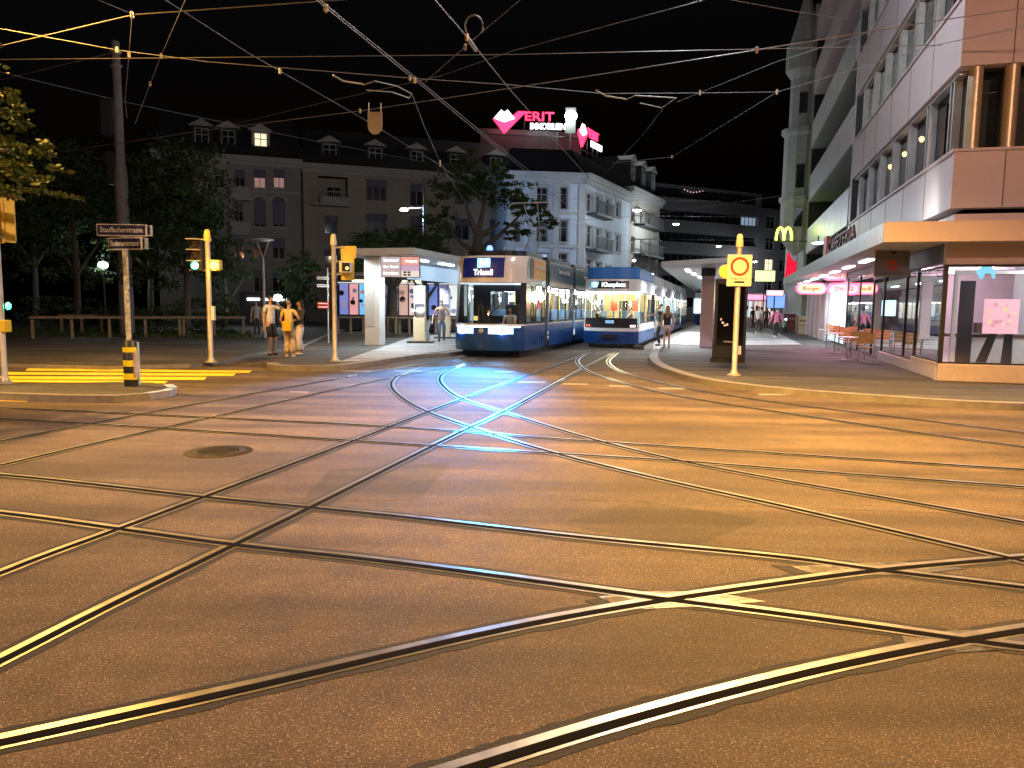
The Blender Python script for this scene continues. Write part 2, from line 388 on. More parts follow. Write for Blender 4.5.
for key, pr in TR.items():
    t = thing('tram_track', TL[key], 'tram track', (0, 0, 0), group='tram tracks crossing the junction')
    for pts in pr:
        W = [gr(x, y).xy for x, y in pts]
        P = resample(smooth_line(spline(W, 6), 3)); dz = zi * .00025; zi += 1
        near = key in ('gh', 'ef', 'cd')
        if key == 'gh' and pts is pr[1]: pass
        r = MB()
        strip(r, P, -.112 if near else -.092, .102 if near else .082, .002 + dz * .3, 1, jit=.012 if near else .006, rnd=rnd)
        strip(r, P, -.066 if near else -.074, -.012, .005 + dz, 0); strip(r, P, -.014, .034, .0095 + dz, 2); strip(r, P, .036, .056 if near else .068, .005 + dz, 0)
        pass
        r.build('rail', [m_steel, m_seal, m_groove_shade], t, fix=False)
    pass
for pl, gp, hole in (([(598, 597), (640, 592), (690, 592), (735, 596.5), (765, 602), (700, 607), (645, 609.5), (615, 604)], [(604, 598), (626, 597), (630, 601), (612, 605)], [(584, 601), (603, 597.5), (606, 605), (598, 606)]),
                     ([(792, 567), (850, 563.5), (905, 562.5), (965, 569), (905, 576), (850, 574), (810, 573)], [(808, 566), (836, 568), (826, 572.5), (812, 572)], [(770, 565.5), (803, 566.5), (812, 572.5), (796, 575)]),
                     ([(905, 640), (950, 631), (1000, 630), (1070, 628), (1010, 650), (960, 653)], [(902, 636.5), (934, 640), (930, 645), (906, 646)], [(890, 634), (902, 636), (906, 646), (896, 643)])):
    g = MB(); g.face([(*gr(x, y).xy, .0042) for x, y in pl]); g.face([(*gr(x, y).xy, .0046) for x, y in gp], 1); g.face([(*gr(x, y).xy, .0038) for x, y in hole], 2)  # hole is a flat dark face that paints its inner shade
    o = g.build('rail_crossing_plate', [m_frog, m_gravel, m_seal], fix=False); tag(o, ['cast steel plate under the middle rail crossing in the near asphalt', 'cast steel plate under the far rail crossing beside a dark broken hole', 'cast steel plate under the rail crossing at the edge of the nearest track'][[598, 792, 905].index(pl[0][0])], 'crossing plate', 'rail crossing plates')
# ---------------------------------------------------------------- facades
m_b1 = pbr('grey_render', (.30, .28, .27), .85, var=.1, vscale=.6)
m_b2 = pbr('beige_render', (.34, .31, .26), .85, var=.1, vscale=.5)
m_b3 = pbr('pale_blue_grey_stucco', (.44, .50, .58), .8, var=.1, vscale=.6)
m_b4 = pbr('sandstone', (.36, .34, .30), .8, var=.15, vscale=.6)
m_trim = pbr('pale_stone_trim', (.36, .36, .36), .75, var=.1)
m_slate = pbr('slate_roof', (.018, .017, .019), .7, var=.3, vscale=2)
m_shut = pbr('blue_grey_shutter', (.10, .11, .17), .6)
m_litw = emi('lit_warm_window', (1, .85, .55), 1.1)
m_litp = emi('lit_pink_window', (1, .45, .35), .22)
m_litb = emi('lit_cool_window', (.55, .75, 1), .35)
def wall_grid(mb, W, H, ops, y=0.0, reveal=.22, mi=0):
    xs = sorted({0, W} | {round(o[0], 3) for o in ops} | {round(o[2], 3) for o in ops}); zs = sorted({0, H} | {round(o[1], 3) for o in ops} | {round(o[3], 3) for o in ops})
    for a, b in zip(xs, xs[1:]):
        for c, d in zip(zs, zs[1:]):
            mx, mz = (a + b) / 2, (c + d) / 2
            if any(o[0] < mx < o[2] and o[1] < mz < o[3] for o in ops): continue
            mb.face([(a, y, c), (b, y, c), (b, y, d), (a, y, d)], mi)
    for (a, c, b, d) in [o[:4] for o in ops]:
        r = y + reveal
        mb.face([(a, y, c), (a, y, d), (a, r, d), (a, r, c)], mi); mb.face([(b, y, c), (b, r, c), (b, r, d), (b, y, d)], mi)
        mb.face([(a, y, c), (a, r, c), (b, r, c), (b, y, c)], mi); mb.face([(a, y, d), (b, y, d), (b, r, d), (a, r, d)], mi)
def window(root, o, y=0.0, reveal=.2, glassm=None, framem=None, bars=(1, 1), sill=True, surround=None, shutter=0.0):
    a, c, b, d = o[:4]; fw = .07
    g = MB(); g.face([(a, y + reveal, c), (b, y + reveal, c), (b, y + reveal, d), (a, y + reveal, d)])
    wn = g.build('window', glassm or m_dglass, root, fix=False)
    f = MB(); yy = y + reveal - .05; y2 = y + reveal - .004
    f.box((a, yy, c), (a + fw, y2, d)); f.box((b - fw, yy, c), (b, y2, d)); f.box((a + fw, yy, c), (b - fw, y2, c + fw)); f.box((a + fw, yy, d - fw), (b - fw, y2, d))
    for i in range(bars[0]):
        x = a + (b - a) * (i + 1) / (bars[0] + 1); f.box((x - .03, yy + .004, c + fw), (x + .03, y2, d - fw))
    for i in range(bars[1]):
        z = c + (d - c) * (.68 if bars[1] == 1 else (i + 1) / (bars[1] + 1)); f.box((a + fw, yy + .002, z - .03), (b - fw, y2, z + .03))
    f.build('frame', framem or m_trim, wn)
    if shutter:
        s = MB(); s.box((a + .01, yy - .06, d - (d - c) * shutter), (b - .01, yy - .02, d - .01)); s.build('shutter', m_shut, wn)
    if sill:
        s = MB(); s.box((a - .1, y - .12, c - .14), (b + .1, y - .004, c)); s.build('sill', m_trim, wn)
    if surround:
        s = MB(); k = .16
        s.box((a - k, y - .06, c), (a - .004, y - .003, d)); s.box((b + .004, y - .06, c), (b + k, y - .003, d)); s.box((a - k, y - .08, d + .003), (b + k, y - .003, d + k)); s.build('surround', surround, wn)
    return wn
def rects(P0, ang, lst):
    out = []
    for (x0, y0, x1, y1) in lst:
        u0, z1 = hit(x0, y0, P0, ang); u1, _ = hit(x1, y0, P0, ang); _, z0 = hit((x0 + x1) / 2, y1, P0, ang); out.append((u0, z0, u1, z1))
    return out
def body(root, W, H, depth, ops, mat, name='wall', reveal=.2):
    g = MB(); wall_grid(g, W, H, ops, 0, reveal)
    g.face([(0, 0, 0), (0, 0, H), (0, depth, H), (0, depth, 0)]); g.face([(W, 0, 0), (W, depth, 0), (W, depth, H), (W, 0, H)])
    g.face([(0, depth, 0), (0, depth, H), (W, depth, H), (W, depth, 0)]); g.face([(0, 0, H), (W, 0, H), (W, depth, H), (0, depth, H)])
    return g.build(name, mat, root, fix=False)
def mansard(root, W, H, depth, rise, inset=1.6, name='roof'):
    g = MB(); z1 = H + rise
    a = [(-.2, -.2, H + .3), (W + .2, -.2, H + .3), (W + .2, depth, H + .3), (-.2, depth, H + .3)]; b = [(inset * .3, inset, z1), (W - inset * .3, inset, z1), (W - inset * .3, depth - inset, z1), (inset * .3, depth - inset, z1)]
    for i in range(4): g.face([a[i], a[(i + 1) % 4], b[(i + 1) % 4], b[i]])
    g.face(b); return g.build(name, m_slate, root)
def cornice(root, W, H, name='cornice', mat=None, x0=-.25, y0=-.45):
    g = MB(); g.box((x0, y0 * .5, H - .45), (W + .2, -.003, H - .12)); g.box((x0, y0, H - .12), (W + .2, -.0, H + .12)); g.box((x0 - .05, y0 - .1, H + .12), (W + .25, .4, H + .3))
    return g.build(name, mat or m_trim, root)
def dormer(root, rf, x, z, w_=1.5, h=2.0, y=.3, lit=None):
    g = MB(); g.box((x - w_ / 2, y, z), (x + w_ / 2, y + 2.2, z + h)); d = g.build('dormer', m_slate if not lit else m_b1, rf)
    g = MB(); g.xz([(x - w_ / 2 - .25, z + h), (x + w_ / 2 + .25, z + h), (x, z + h + .55)], y - .2, y + 2.4); g.build('gable', m_trim, rf)
    wn = window(root, (x - w_ * .36, z + .25, x + w_ * .36, z + h - .2), y - .23, .2, glassm=lit, bars=(1, 1), sill=False)
    return d
# grey house with arched windows, half behind the big tree
angB = math.radians(19)
PB = at(304, 300, 66.0)
def plane_len(px, P0, ang): return hit(px, 300, P0, ang)[0]
uL = plane_len(160, PB, angB); W1 = -uL
P1 = PB + Vector((math.cos(angB), math.sin(angB), 0)) * uL; P1.z = 0
H1 = hit(302, 164, P1, angB)[1]
t = thing('apartment_house', 'grey apartment house with arched windows and a lit attic dormer', 'house', P1, angB)
rows = [(234, 169, 245, 188), (253.5, 169, 265.5, 188), (273, 169, 284.5, 188), (214, 169, 224, 188), (253.5, 201, 265.5, 227), (272, 201, 285, 227), (214, 201, 224, 226), (234, 203, 243, 226), (253.5, 238, 266, 259), (272, 238, 285, 259), (234, 238, 244, 258), (214, 238, 224, 258), (253.5, 270, 266, 292), (272, 270, 285, 292)]
ops = rects(P1, angB, rows); ops = [o for o in ops if o[0] > .2]
body(t, W1 - .03, H1, 11, ops, m_b1)
for i, o in enumerate(ops):
    arch = 4 <= i <= 5
    gm = {1: m_litp, 2: m_litp}.get(i)
    wn = window(t, o, glassm=gm, shutter=(.45 if i in (0, 1, 2, 8, 9) else (.9 if arch else .3)))
    if arch:
        g = MB(); n = 10; xm, rr = (o[0] + o[2]) / 2, (o[2] - o[0]) / 2
        for k in range(n):
            a0, a1 = PI * k / n, PI * (k + 1) / n
            p = lambda r_, a_: (xm + r_ * math.cos(a_), o[3] + r_ * .75 * math.sin(a_))
            for (ri, ro, yy) in ((rr * 0, rr, -.02), (rr, rr + .22, -.10)):
                g.xz([p(ri, a0), p(ro, a0), p(ro, a1), p(ri, a1)] if ri else [p(0, a0), p(ro, a0), p(ro, a1)], yy, .0, 0 if ri else 1)
        g.build('arch', [m_trim, m_shut], wn, fix=False)
cornice(t, W1 - .2, H1)
g = MB(); g.box((0, -.08, hit(270, 192, P1, angB)[1] - .1), (W1 - .03, -.004, hit(270, 192, P1, angB)[1] + .1)); g.build('string_course', m_trim, t)
rf = mansard(t, W1 - .03, H1, 11, 3.8)
for (x, lit) in ((202, None), (228.5, None), (261, m_litw)):
    u, z = hit(x, 153, P1, angB); dormer(t, rf, u, H1 + .5, 1.5, 2.1, .35, lit)
for (x, y) in ((242, 195.5), (242, 230)):
    u, z = hit(x, y, P1, angB); g = MB(); g.box((u - .9, -1.0, z - .5), (u + .7, -.004, z + .5)); g.box((u - 1.0, -1.1, z + .5), (u + .8, -.004, z + .62)); g.build('balcony', m_trim, t)
# beige house
W2 = plane_len(512, PB, angB) ; P2 = Vector((PB.x, PB.y, 0)); H2 = hit(306, 167, P2, angB)[1]
t = thing('apartment_house', 'dark beige apartment house with a row of small roof dormers', 'house', P2, angB)
rows = [(324, 183, 338, 199), (366, 179, 387, 201), (410, 183, 424, 206), (455, 184, 470, 205), (324, 215, 338, 234), (366, 213, 387, 233), (410, 216, 424, 238), (455, 218, 470, 240), (324, 249, 338, 268), (366, 248, 387, 268), (410, 250, 424, 270), (490, 186, 503, 206), (490, 219, 503, 241)]
ops = rects(P2, angB, rows)
lou = rects(P2, angB, [(318, 175.5, 347.5, 199.5)])[0]
ops[0] = lou
body(t, W2, H2, 11, ops, m_b2, reveal=.3)
for i, o in enumerate(ops):
    if i == 0: continue
    window(t, o, reveal=.25, shutter=(.35 if i % 3 else .95), bars=((2 if o[2] - o[0] > 1.5 else 1), 1))
g = MB(); g.face([(lou[0], 1.2, lou[1]), (lou[2], 1.2, lou[1]), (lou[2], 1.2, lou[3]), (lou[0], 1.2, lou[3])]); g.build('loggia', m_b2, t, fix=False)
window(t, (lou[0] + .8, lou[1] + .02, lou[0] + 2.1, lou[3] - .7), 1.0, .16, sill=False)
g = MB(); g.box((lou[0] - .6, -1.1, lou[1] - .65), (lou[2] + .1, -.004, lou[1] - .5)); g.box((lou[0] + .1, -1.1, lou[1] - .5), (lou[2] + .1, -1.0, lou[1] + .12)); 
for k in range(14): g.box((lou[0] - .6 + k * .2, -1.06, lou[1] + .12), (lou[0] - .57 + k * .2, -1.03, lou[1] + .5))
g.box((lou[0] - .6, -1.08, lou[1] + .5), (lou[2] + .1, -1.02, lou[1] + .55)); g.build('balcony', m_trim, t)
cornice(t, W2, H2, x0=.0)
g = MB(); g.tube((.0, -.1, 0), (.0, -.1, H2), .09); g.build('downpipe', m_dark, t)
rf = mansard(t, W2, H2, 11, 3.6)
for x in (330, 376, 417.5, 457, 497):
    u, z = hit(x, 160, P2, angB); dormer(t, rf, u, H2 + .45, 1.6, 1.9, .4)
# pale corner house
KC = at(583.5, 300, 58.0); KC.z = 0; aC = math.radians(7); aS = math.radians(64)
uL = plane_len(506, KC, aC); P3 = KC + Vector((math.cos(aC), math.sin(aC), 0)) * uL; WC = -uL; HC = hit(583, 178, KC, aC)[1]; WS = plane_len(627, KC, aS)
t = thing('corner_house', 'pale blue grey corner house with balconies and arched lintels', 'house', P3, aC)
rows = []
for (ya, yb) in ((186.5, 209), (220, 242), (253, 273), (285, 304)):
    for (xa, xb) in ((509.5, 521.5), (535.5, 548.5), (555, 568)): rows.append((xa, ya, xb, yb))
ops = rects(P3, aC, rows); body(t, WC, HC, 9, ops, m_b3)
lit3 = {7: m_litb}
for i, o in enumerate(ops):
    wn = window(t, o, surround=m_trim, glassm=lit3.get(i), reveal=.32)
    if 6 <= i <= 8:
        g = MB(); n = 8; xm, rr = (o[0] + o[2]) / 2, (o[2] - o[0]) / 2 + .3
        for k in range(n):
            a0, a1 = PI * k / n, PI * (k + 1) / n
            p = lambda r_, a_: (xm + r_ * math.cos(a_), o[3] + .25 + r_ * .55 * math.sin(a_))
            g.xz([p(rr, a0), p(rr + .18, a0), p(rr + .18, a1), p(rr, a1)], -.12, -.003)
        g.build('arch', m_trim, wn, fix=False)
cornice(t, WC, HC)
g = MB()
for x in (.05, (plane_len(529, P3, aC)), plane_len(551.5, P3, aC), WC - .55): g.box((x, -.09, 0), (x + .5, -.004, HC - .46))
g.build('pilaster', m_trim, t)
for z in (hit(545, 246, P3, aC)[1], hit(545, 213, P3, aC)[1]):
    g = MB(); g.box((0, -.14, z - .12), (WC, -.092, z + .12)); g.build('string_course', m_trim, t)
# street side of the corner house as its second wall
sd = bpy.data.objects.new('side_front', None); COL.objects.link(sd); sd.parent = t; sd.location = (WC, 0, 0); sd.rotation_euler = (0, 0, aS - aC)
rows = []
for (ya, yb) in ((191, 212), (225, 247), (259, 275)):
    for j, (xa, xb) in enumerate(((586, 592.5), (595.5, 601.5), (605.5, 611), (615.5, 620.5))): rows.append((xa, ya + j * 3.1, xb, yb + j * 1.8))
ops = rects(KC, aS, rows)
g = MB(); wall_grid(g, WS, HC, ops, 0, .2); g.face([(WS, 0, 0), (WS, 9, 0), (WS, 9, HC), (WS, 0, HC)]); g.face([(0, 0, HC), (WS, 0, HC), (WS, 9, HC), (0, 9, HC)]); g.build('wall', m_b3, sd, fix=False)
for o in ops: window(sd, o, surround=m_trim)
cornice(sd, WS, HC, x0=-.45)
for z in {round(o[1], 1) for i, o in enumerate(ops) if i in (0, 4)}:
    g = MB(); g.box((.2, -.9, z - .3), (4.3, -.004, z - .12))
    for k in range(26): g.box((.22 + k * .16, -.88, z - .12), (.25 + k * .16, -.85, z + .8))
    g.box((.2, -.9, z + .8), (4.3, -.84, z + .86)); g.build('balcony', m_dark, sd)
sd2 = bpy.data.objects.new('roof', None)
g = MB(); a, b = (0, 0), (WC, 0)
far = Vector((WC + WS * math.cos(aS - aC), WS * math.sin(aS - aC)))
g.face([(-.2, -.2, HC + .3), (WC, -.2, HC + .3), (WC - .8, 1.8, HC + 2.4), (.4, 1.8, HC + 2.4)]); g.face([(WC, -.2, HC + .3), (far.x, far.y, HC + .3), (far.x - 2, far.y, HC + 2.4), (WC - .8, 1.8, HC + 2.4)])
g.face([(.4, 1.8, HC + 2.4), (WC - .8, 1.8, HC + 2.4), (far.x - 2, far.y, HC + 2.4), (.4, far.y, HC + 2.4)])
g.build('roof', m_slate, t, fix=False)
# dark tower block behind the corner house that carries the lit signs
aT = math.radians(8); PT = at(480, 200, 76.0); PT.z = 0; WT = plane_len(578, PT, aT)
HT = hit(530, 136, PT, aT)[1]
t = thing('tower_block', 'dark block behind the corner house carrying red roof signs', 'building', PT, aT)
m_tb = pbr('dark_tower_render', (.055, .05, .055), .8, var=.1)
rows = [(x, 160, x + 5, 170) for x in (498, 519, 541, 556)]
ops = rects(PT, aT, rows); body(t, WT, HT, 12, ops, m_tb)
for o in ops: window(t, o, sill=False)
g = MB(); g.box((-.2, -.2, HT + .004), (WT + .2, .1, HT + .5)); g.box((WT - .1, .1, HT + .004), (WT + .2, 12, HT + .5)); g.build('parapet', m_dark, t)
TOWER = (PT, aT, WT, HT)
# second house on the street side
P4 = KC + Vector((math.cos(aS), math.sin(aS), 0)) * (WS + .05); a4 = math.radians(63); W4 = plane_len(657, P4, a4); H4 = hit(628, 189, P4, a4)[1]
t = thing('terraced_house', 'narrow sandstone house with balconies between corner house and dark block', 'house', P4, a4)
rows = []
for (ya, yb) in ((207, 222), (236, 252), (264, 276)):
    for j, (xa, xb) in enumerate(((631, 635), (640, 644), (648.5, 652))): rows.append((xa, ya + j * 3, xb, yb + j * 1.6))
ops = rects(P4, a4, rows); body(t, W4, H4, 10, ops, m_b4)
for o in ops: window(t, o)
cornice(t, W4, H4); rf = mansard(t, W4, H4, 10, 3.2)
for k in range(3): dormer(t, rf, W4 * (.15 + .33 * k), H4 + .5, 1.5, 2.3, .3)
for z in sorted({round(o[1], 2) for o in ops[::3]}):
    g = MB(); g.box((1.5, -1.0, z - .3), (W4 - 1.5, -.004, z - .1))
    for k in range(30): g.box((1.5 + k * (W4 - 3) / 30, -.97, z - .1), (1.53 + k * (W4 - 3) / 30, -.94, z + .85))
    g.box((1.5, -1.0, z + .85), (W4 - 1.5, -.93, z + .9)); g.build('balcony', m_dark, t)
# modern dark block at the end of the street
P5 = at(650, 300, 108.0); P5.z = 0; a5 = math.radians(27); W5 = plane_len(757, P5, a5); H5 = hit(659, 183, P5, a5)[1]
m_e = pbr('grey_concrete_band', (.20, .19, .20), .85, var=.1, vscale=.4)
t = thing('office_block', 'long dark block with horizontal concrete bands at the street end', 'building', P5, a5)
g = MB(); bands = [0, .0]
nfl = 6; fh = (H5 - .5) / nfl; ops = []
for k in range(nfl):
    z0 = H5 - (k + 1) * fh + 1.35; ops.append((.4, z0, W5 - .4, z0 + fh - 1.75))
body(t, W5, H5, 14, ops, m_e, reveal=.9)
for i, o in enumerate(ops):
    g = MB(); g.face([(o[0], .9, o[1]), (o[2], .9, o[1]), (o[2], .9, o[3]), (o[0], .9, o[3])]); wn = g.build('window', m_dglass, t, fix=False)
    f = MB()
    for k in range(17): x = o[0] + (o[2] - o[0]) * k / 16; f.box((x - .05, .80, o[1]), (x + .05, .89, o[3]))
    f.build('frame', m_dark, wn)
    if i == 1:
        l = MB(); u0 = plane_len(741, P5, a5); u1 = plane_len(756, P5, a5)
        for k in range(4): l.box((u0 + (u1 - u0) * k / 4 + .1, .74, o[1] + .1), (u0 + (u1 - u0) * (k + 1) / 4 - .1, .79, o[3] - .1))
        l.build('lit_pane', m_litb, wn)
    if i == 0:
        l = MB()
        for k in range(9):
            x = plane_len(682 + k * 3, P5, a5); l.lathe([(.02, 0), (.1, .05), (.1, .12), (.02, .18)], (x, .3, o[1] + 1.2 - .25 * math.sin(k * .6)), n=6)
        l.build('string_lights', emi('string_light_bulb', (.7, .4, .5), 1.2), t)
P6 = P5 + Vector((math.cos(a5), math.sin(a5), 0)) * (W5 + .1); W6 = 26; H6 = hit(765, 208, P6, a5)[1]
t = thing('apartment_house', 'low dark house with small paired windows beyond the banded block', 'house', P6, a5)
ops = [(1.2 + 3.2 * i, 1 + 3.3 * k, 3.0 + 3.2 * i, 2.9 + 3.3 * k) for i in range(6) for k in range(1, int(H6 / 3.3))]
body(t, W6, H6, 12, ops, m_e)
for i, o in enumerate(ops): window(t, o, glassm=(m_litw if i == 1 else None))
mansard(t, W6, H6, 12, 2.5)
# ---------------------------------------------------------------- corner shop building on the right (local x = away from the street, y = along it)
m_clad = pbr('cream_metal_cladding', (.52, .41, .42), .42, var=.06, vscale=2)
m_alu = pbr('brushed_aluminium_fascia', (.42, .43, .45), .38, .35, var=.2, vscale=1.5)
m_soff = pbr('pale_soffit', (.6, .58, .58), .5)
m_plin = pbr('polished_stone_plinth', (.46, .38, .42), .35, var=.1, vscale=5)
m_col = pbr('anodised_window_column', (.55, .45, .30), .35, .5)
m_room_backing = pbr('dim_window_interior', (.11, .10, .08), .9, var=.3, vscale=1.0)
m_strip = emi('cool_light_strip', (.82, .9, 1), 9)
m_pinkl = emi('pink_white_light_strip', (1, .62, .78), 9)
m_int = pbr('shop_wall_white', (.62, .60, .60), .7, var=.06)
m_intf = pbr('shop_floor', (.30, .27, .25), .35)
R0 = st(18.9, 4.63, .12)
D0 = R0.y
zz = [at(942, 208, D0).z, at(943, 149, D0).z, at(956, 66, D0).z, at(954, -8, D0).z]
B1, SL, HD = zz[0] - .12, zz[1] - .12, zz[2] - .12
FH = zz[3] - zz[1]
LEN, DEP, TOP = 14.9, 15.0, HD + FH * 4.4
F = thing('corner_shop_building', 'cream clad corner building with long window bands over a glazed shop', 'building', R0, -A)
PT_, PB_ = .40, 2.62
g = MB(); g.box((-.02, -.02, 0), (DEP, .25, PT_)); g.box((-.02, .25, 0), (.25, 2.75, PT_)); g.box((.0, 2.78, 0), (.25, 7.3, PT_ - .12)); g.build('plinth', m_plin, F, bevel=.02)
g = MB(); g.box((-.02, -.02, PB_), (DEP, .2, 3.12)); g.build('shop_fascia', m_clad, F, bevel=.01)
g = MB(); g.box((.12, .12, 3.47), (DEP, .3, B1 - .12)); g.box((.12, .3, 3.47), (.3, LEN, B1 - .12)); g.build('recessed_panel', m_clad, F)
g = MB(); g.box((.02, .22, PB_ + .05), (.2, 9.0, 3.12)); g.box((.02, 9.0, PB_ + .25), (.2, LEN, 3.12)); g.build('shop_fascia', m_dark, F)
# glazing of the shop, with black posts
def pane(mb, a, b): mb.face([a, (b[0], b[1], a[2]), b, (a[0], a[1], b[2])])
for (xa, xb) in ((.02, 3.2), (3.2, 6.6), (6.6, 10.0), (10.0, 14.8)):
    g = MB(); pane(g, (xa, .06, PT_), (xb, .06, PB_)); wn = g.build('shop_window', m_shopglass, F, fix=False)
    g = MB(); g.box((xa - .03 if xa > 1 else -.03, .02, PT_), (xa + .04, .1, PB_)); g.box((xa, .03, PB_ - .05), (xb, .09, PB_ - .003)); g.box((xa, .03, PT_ + .003), (xb, .09, PT_ + .04)); g.build('frame', m_black, wn)
for (ya, yb, xx, z0, z1) in ((.0, 2.75, .06, PT_, PB_), (2.8, 4.2, .10, PT_ - .12, PB_ + .05), (4.2, 7.3, .10, PT_ - .12, PB_ + .05), (7.3, 9.0, .08, .05, PB_ + .05), (9.0, 11.8, .08, .05, 2.9), (11.8, LEN, .08, .05, 2.9)):
    g = MB(); pane(g, (xx, ya, z0), (xx, yb, z1)); wn = g.build('shop_window', m_shopglass, F, fix=False)
    g = MB(); g.box((xx - .03, yb - .04, z0), (xx + .05, yb + .04, z1)); g.box((xx - .02, ya + .04, z1 - .05), (xx + .03, yb - .04, z1 - .003)); g.box((xx - .02, ya + .04, z0 + .003), (xx + .03, yb - .04, z0 + .04)); g.build('frame', m_black, wn)
# interior shell
g = MB(); g.box((.3, .3, .02), (DEP - .2, LEN - .1, .05)); g.build('floor', m_intf, F)
g = MB(); g.box((.26, .26, 3.0), (DEP - .2, LEN - .1, 3.1)); g.build('ceiling', m_soff, F)
g = MB(); g.box((3.6, 3.2, .05), (3.7, 3.2 + 3.9, 3.0)); g.box((3.7, 3.0, .05), (DEP - .2, 3.1, 3.0)); g.box((7.0, 7.2, .05), (7.1, LEN - .2, 3.0)); g.box((DEP - .2, .3, .05), (DEP - .1, LEN - .2, 3.0)); g.box((.3, LEN - .2, .05), (7, LEN - .1, 3.0)); g.build('inner_wall', m_int, F)
for (x, y, l, mm) in ((1.8, 1.2, 3.2, m_strip), (6.2, 1.5, 3, m_strip), (10.5, 1.5, 3, m_strip)):
    g = MB(); g.box((x, y, 2.93), (x + l, y + .14, 2.99)); g.build('ceiling_light', mm, F)
for y in (5.4, 8.6, 11.0, 13.2):
    g = MB(); g.box((1.2, y, 2.93), (3.2, y + .14, 2.99)); g.build('ceiling_light', m_pinkl if y > 8 else m_strip, F)
for (x, y, c, e) in ((3.0, 1.6, (.9, .95, 1), 110), (7, 1.6, (.9, .95, 1), 110), (1.9, 5.5, (.95, .95, 1), 90), (3.5, 9.5, (1, .75, .85), 170), (3.0, 13, (1, .6, .75), 190)):
    light('shop_lamp', 'POINT', (x, y, 2.6), c, e, F, .3)
# upper floors
for k in range(5):
    zb, zs = (B1, SL) if k == 0 else (HD + (k - 1) * FH, SL + k * FH)
    zh = HD + k * FH
    if k == 4: zs = TOP
    g = MB(); g.box((-.0, -.0, zb), (DEP, .35, zs)); g.box((-.0, .352, zb), (.35, LEN, zs))
    g.box((-.05, -.05, zs - .06), (DEP, .0, zs)); g.box((-.05, 0, zs - .06), (.0, LEN, zs))
    g.build('spandrel', m_clad, F)
    g = MB(); 
    for y in range(1, 6): g.box((-.006, y * 2.5 - .01, zb + .01), (.0, y * 2.5 + .01, zs - .07))
    for x in (1.0, 4.4, 7.8): g.box((x - .01, -.006, zb + .01), (x + .01, 0, zs - .07))
    g.build('panel_joint', m_dark, F)
    if k == 4: break
    g = MB(); pane(g, (.28, .28, zs), (DEP, .28, zh)); pane(g, (.28, LEN, zs), (.28, .28, zh)); wn = g.build('window_band', glass('office_glass', (.75, .78, .8), .10), F, fix=False)
    g = MB(); g.box((.55, .8, zs), (DEP - .1, 1.0, zh)); g.box((.55, 1.0, zs), (.75, LEN, zh)); g.build('dark_room_backing', m_room_backing if k == 0 else m_blackm, wn)  # dark sheets behind the glass paint the unlit rooms
    f = MB()
    for j in range(7):
        y = .95 + 2.13 * j
        for dy in (-.14, .14): f.box((.10, y + dy - .045, zs), (.27, y + dy + .045, zh - .0))
    f.box((.08, .4, zh - .08), (.26, LEN, zh - .003)); f.build('mullion', m_galv if k else m_alu, wn)
    if k == 0:
        for x in (.36, 1.06, 3.2, 5.4, 7.6):
            c = MB(); c.lathe([(.15, zs + .002), (.15, zh - .002)], (x, .2, 0), n=14); c.build('column', m_col, wn, smooth=True)
    else:
        f = MB()
        for x in (.4, 2.4, 4.4, 6.4, 8.4): f.box((x - .05, .1, zs), (x + .05, .27, zh))
        f.build('mullion', m_alu, wn)
g = MB(); g.box((-.02, LEN, 2.4), (.5, LEN + .35, TOP)); g.build('pier', m_alu, F)
g = MB(); g.box((.0, LEN - .05, B1), (DEP, LEN - .0, TOP)); g.box((.4, .4, TOP - .2), (DEP, LEN - .1, TOP)); g.box((DEP - .1, .4, B1), (DEP, LEN - .1, TOP - .2)); g.build('wall', m_dark, F)
# small lit uplights behind the first window band
for j, y in enumerate((5.2, 7.35, 9.5)):
    g = MB(); g.lathe([(.03, 0), (.07, .05), (.07, .12), (.02, .16)], (.42, y, HD - .55 - .0), n=8); g.build('wall_light', emi('small_warm_bulb', (1, .55, .2), 6), F)
# canopy round the corner
CX, CY, CL = -1.42, -.72, 31.0
g = MB(); g.box((CX, CY, 3.10), (DEP, -.02, 3.46)); g.box((CX, -.02, 3.10), (-.02, CL, 3.46)); cn = g.build('canopy', m_soff, F, fix=False)
g = MB()
for k in range(5): g.box((CX - .02 + k * 3.3, CY - .03, 3.07), (CX - .035 + (k + 1) * 3.3, CY - .002, 3.5))
g.build('front_fascia', m_clad, cn)
g = MB()
for k in range(19): g.box((CX - .03, CY + k * 1.67, 3.07), (CX - .002, CY + (k + 1) * 1.67 - .015, 3.5))
g.build('side_fascia', m_alu, cn)
for k in range(7):
    g = MB(); y = 5.5 + k * 3.6; g.box((-.75, y, 3.06), (-.55, y + 1.6, 3.095)); g.build('canopy_light', m_pinkl if k in (1, 2, 3) else m_strip, cn)
for y in (9.5, 14.5, 20): light('added_canopy_glow', 'SPOT', (-.6, y, 2.95), (1, .45, .6) if y < 17 else (.8, .95, 1), 520, F, .2, spot=165)  # lights added under the canopy; pink ones stand for the red signs' glow
text('lettering', 'CAFÉTERIA', .62, pbr('dark_red_letters', (.10, .02, .02), .5), F, (CX + .2, 7.9, 3.82), (PI / 2, 0, -PI / 2), extrude=.03, width=6.2, bold=.01)
g = MB(); g.box((CX + .15, 11.2, 3.51), (CX + .25, 12.1, 4.3)); g.build('sign_block', m_redp, F)
g = MB(); g.lathe([(.05, 0), (.09, .04), (.09, .16), (.06, .2)], (-.9, 1.0, 3.47), n=10); fx = g.build('floodlight', m_strip, F)
light('floodlight_lamp', 'SPOT', (-.9, 1.6, 3.75), (.95, 1, .95), 70, F, .05, spot=120, rot=(math.radians(100), 0, math.radians(-75)))
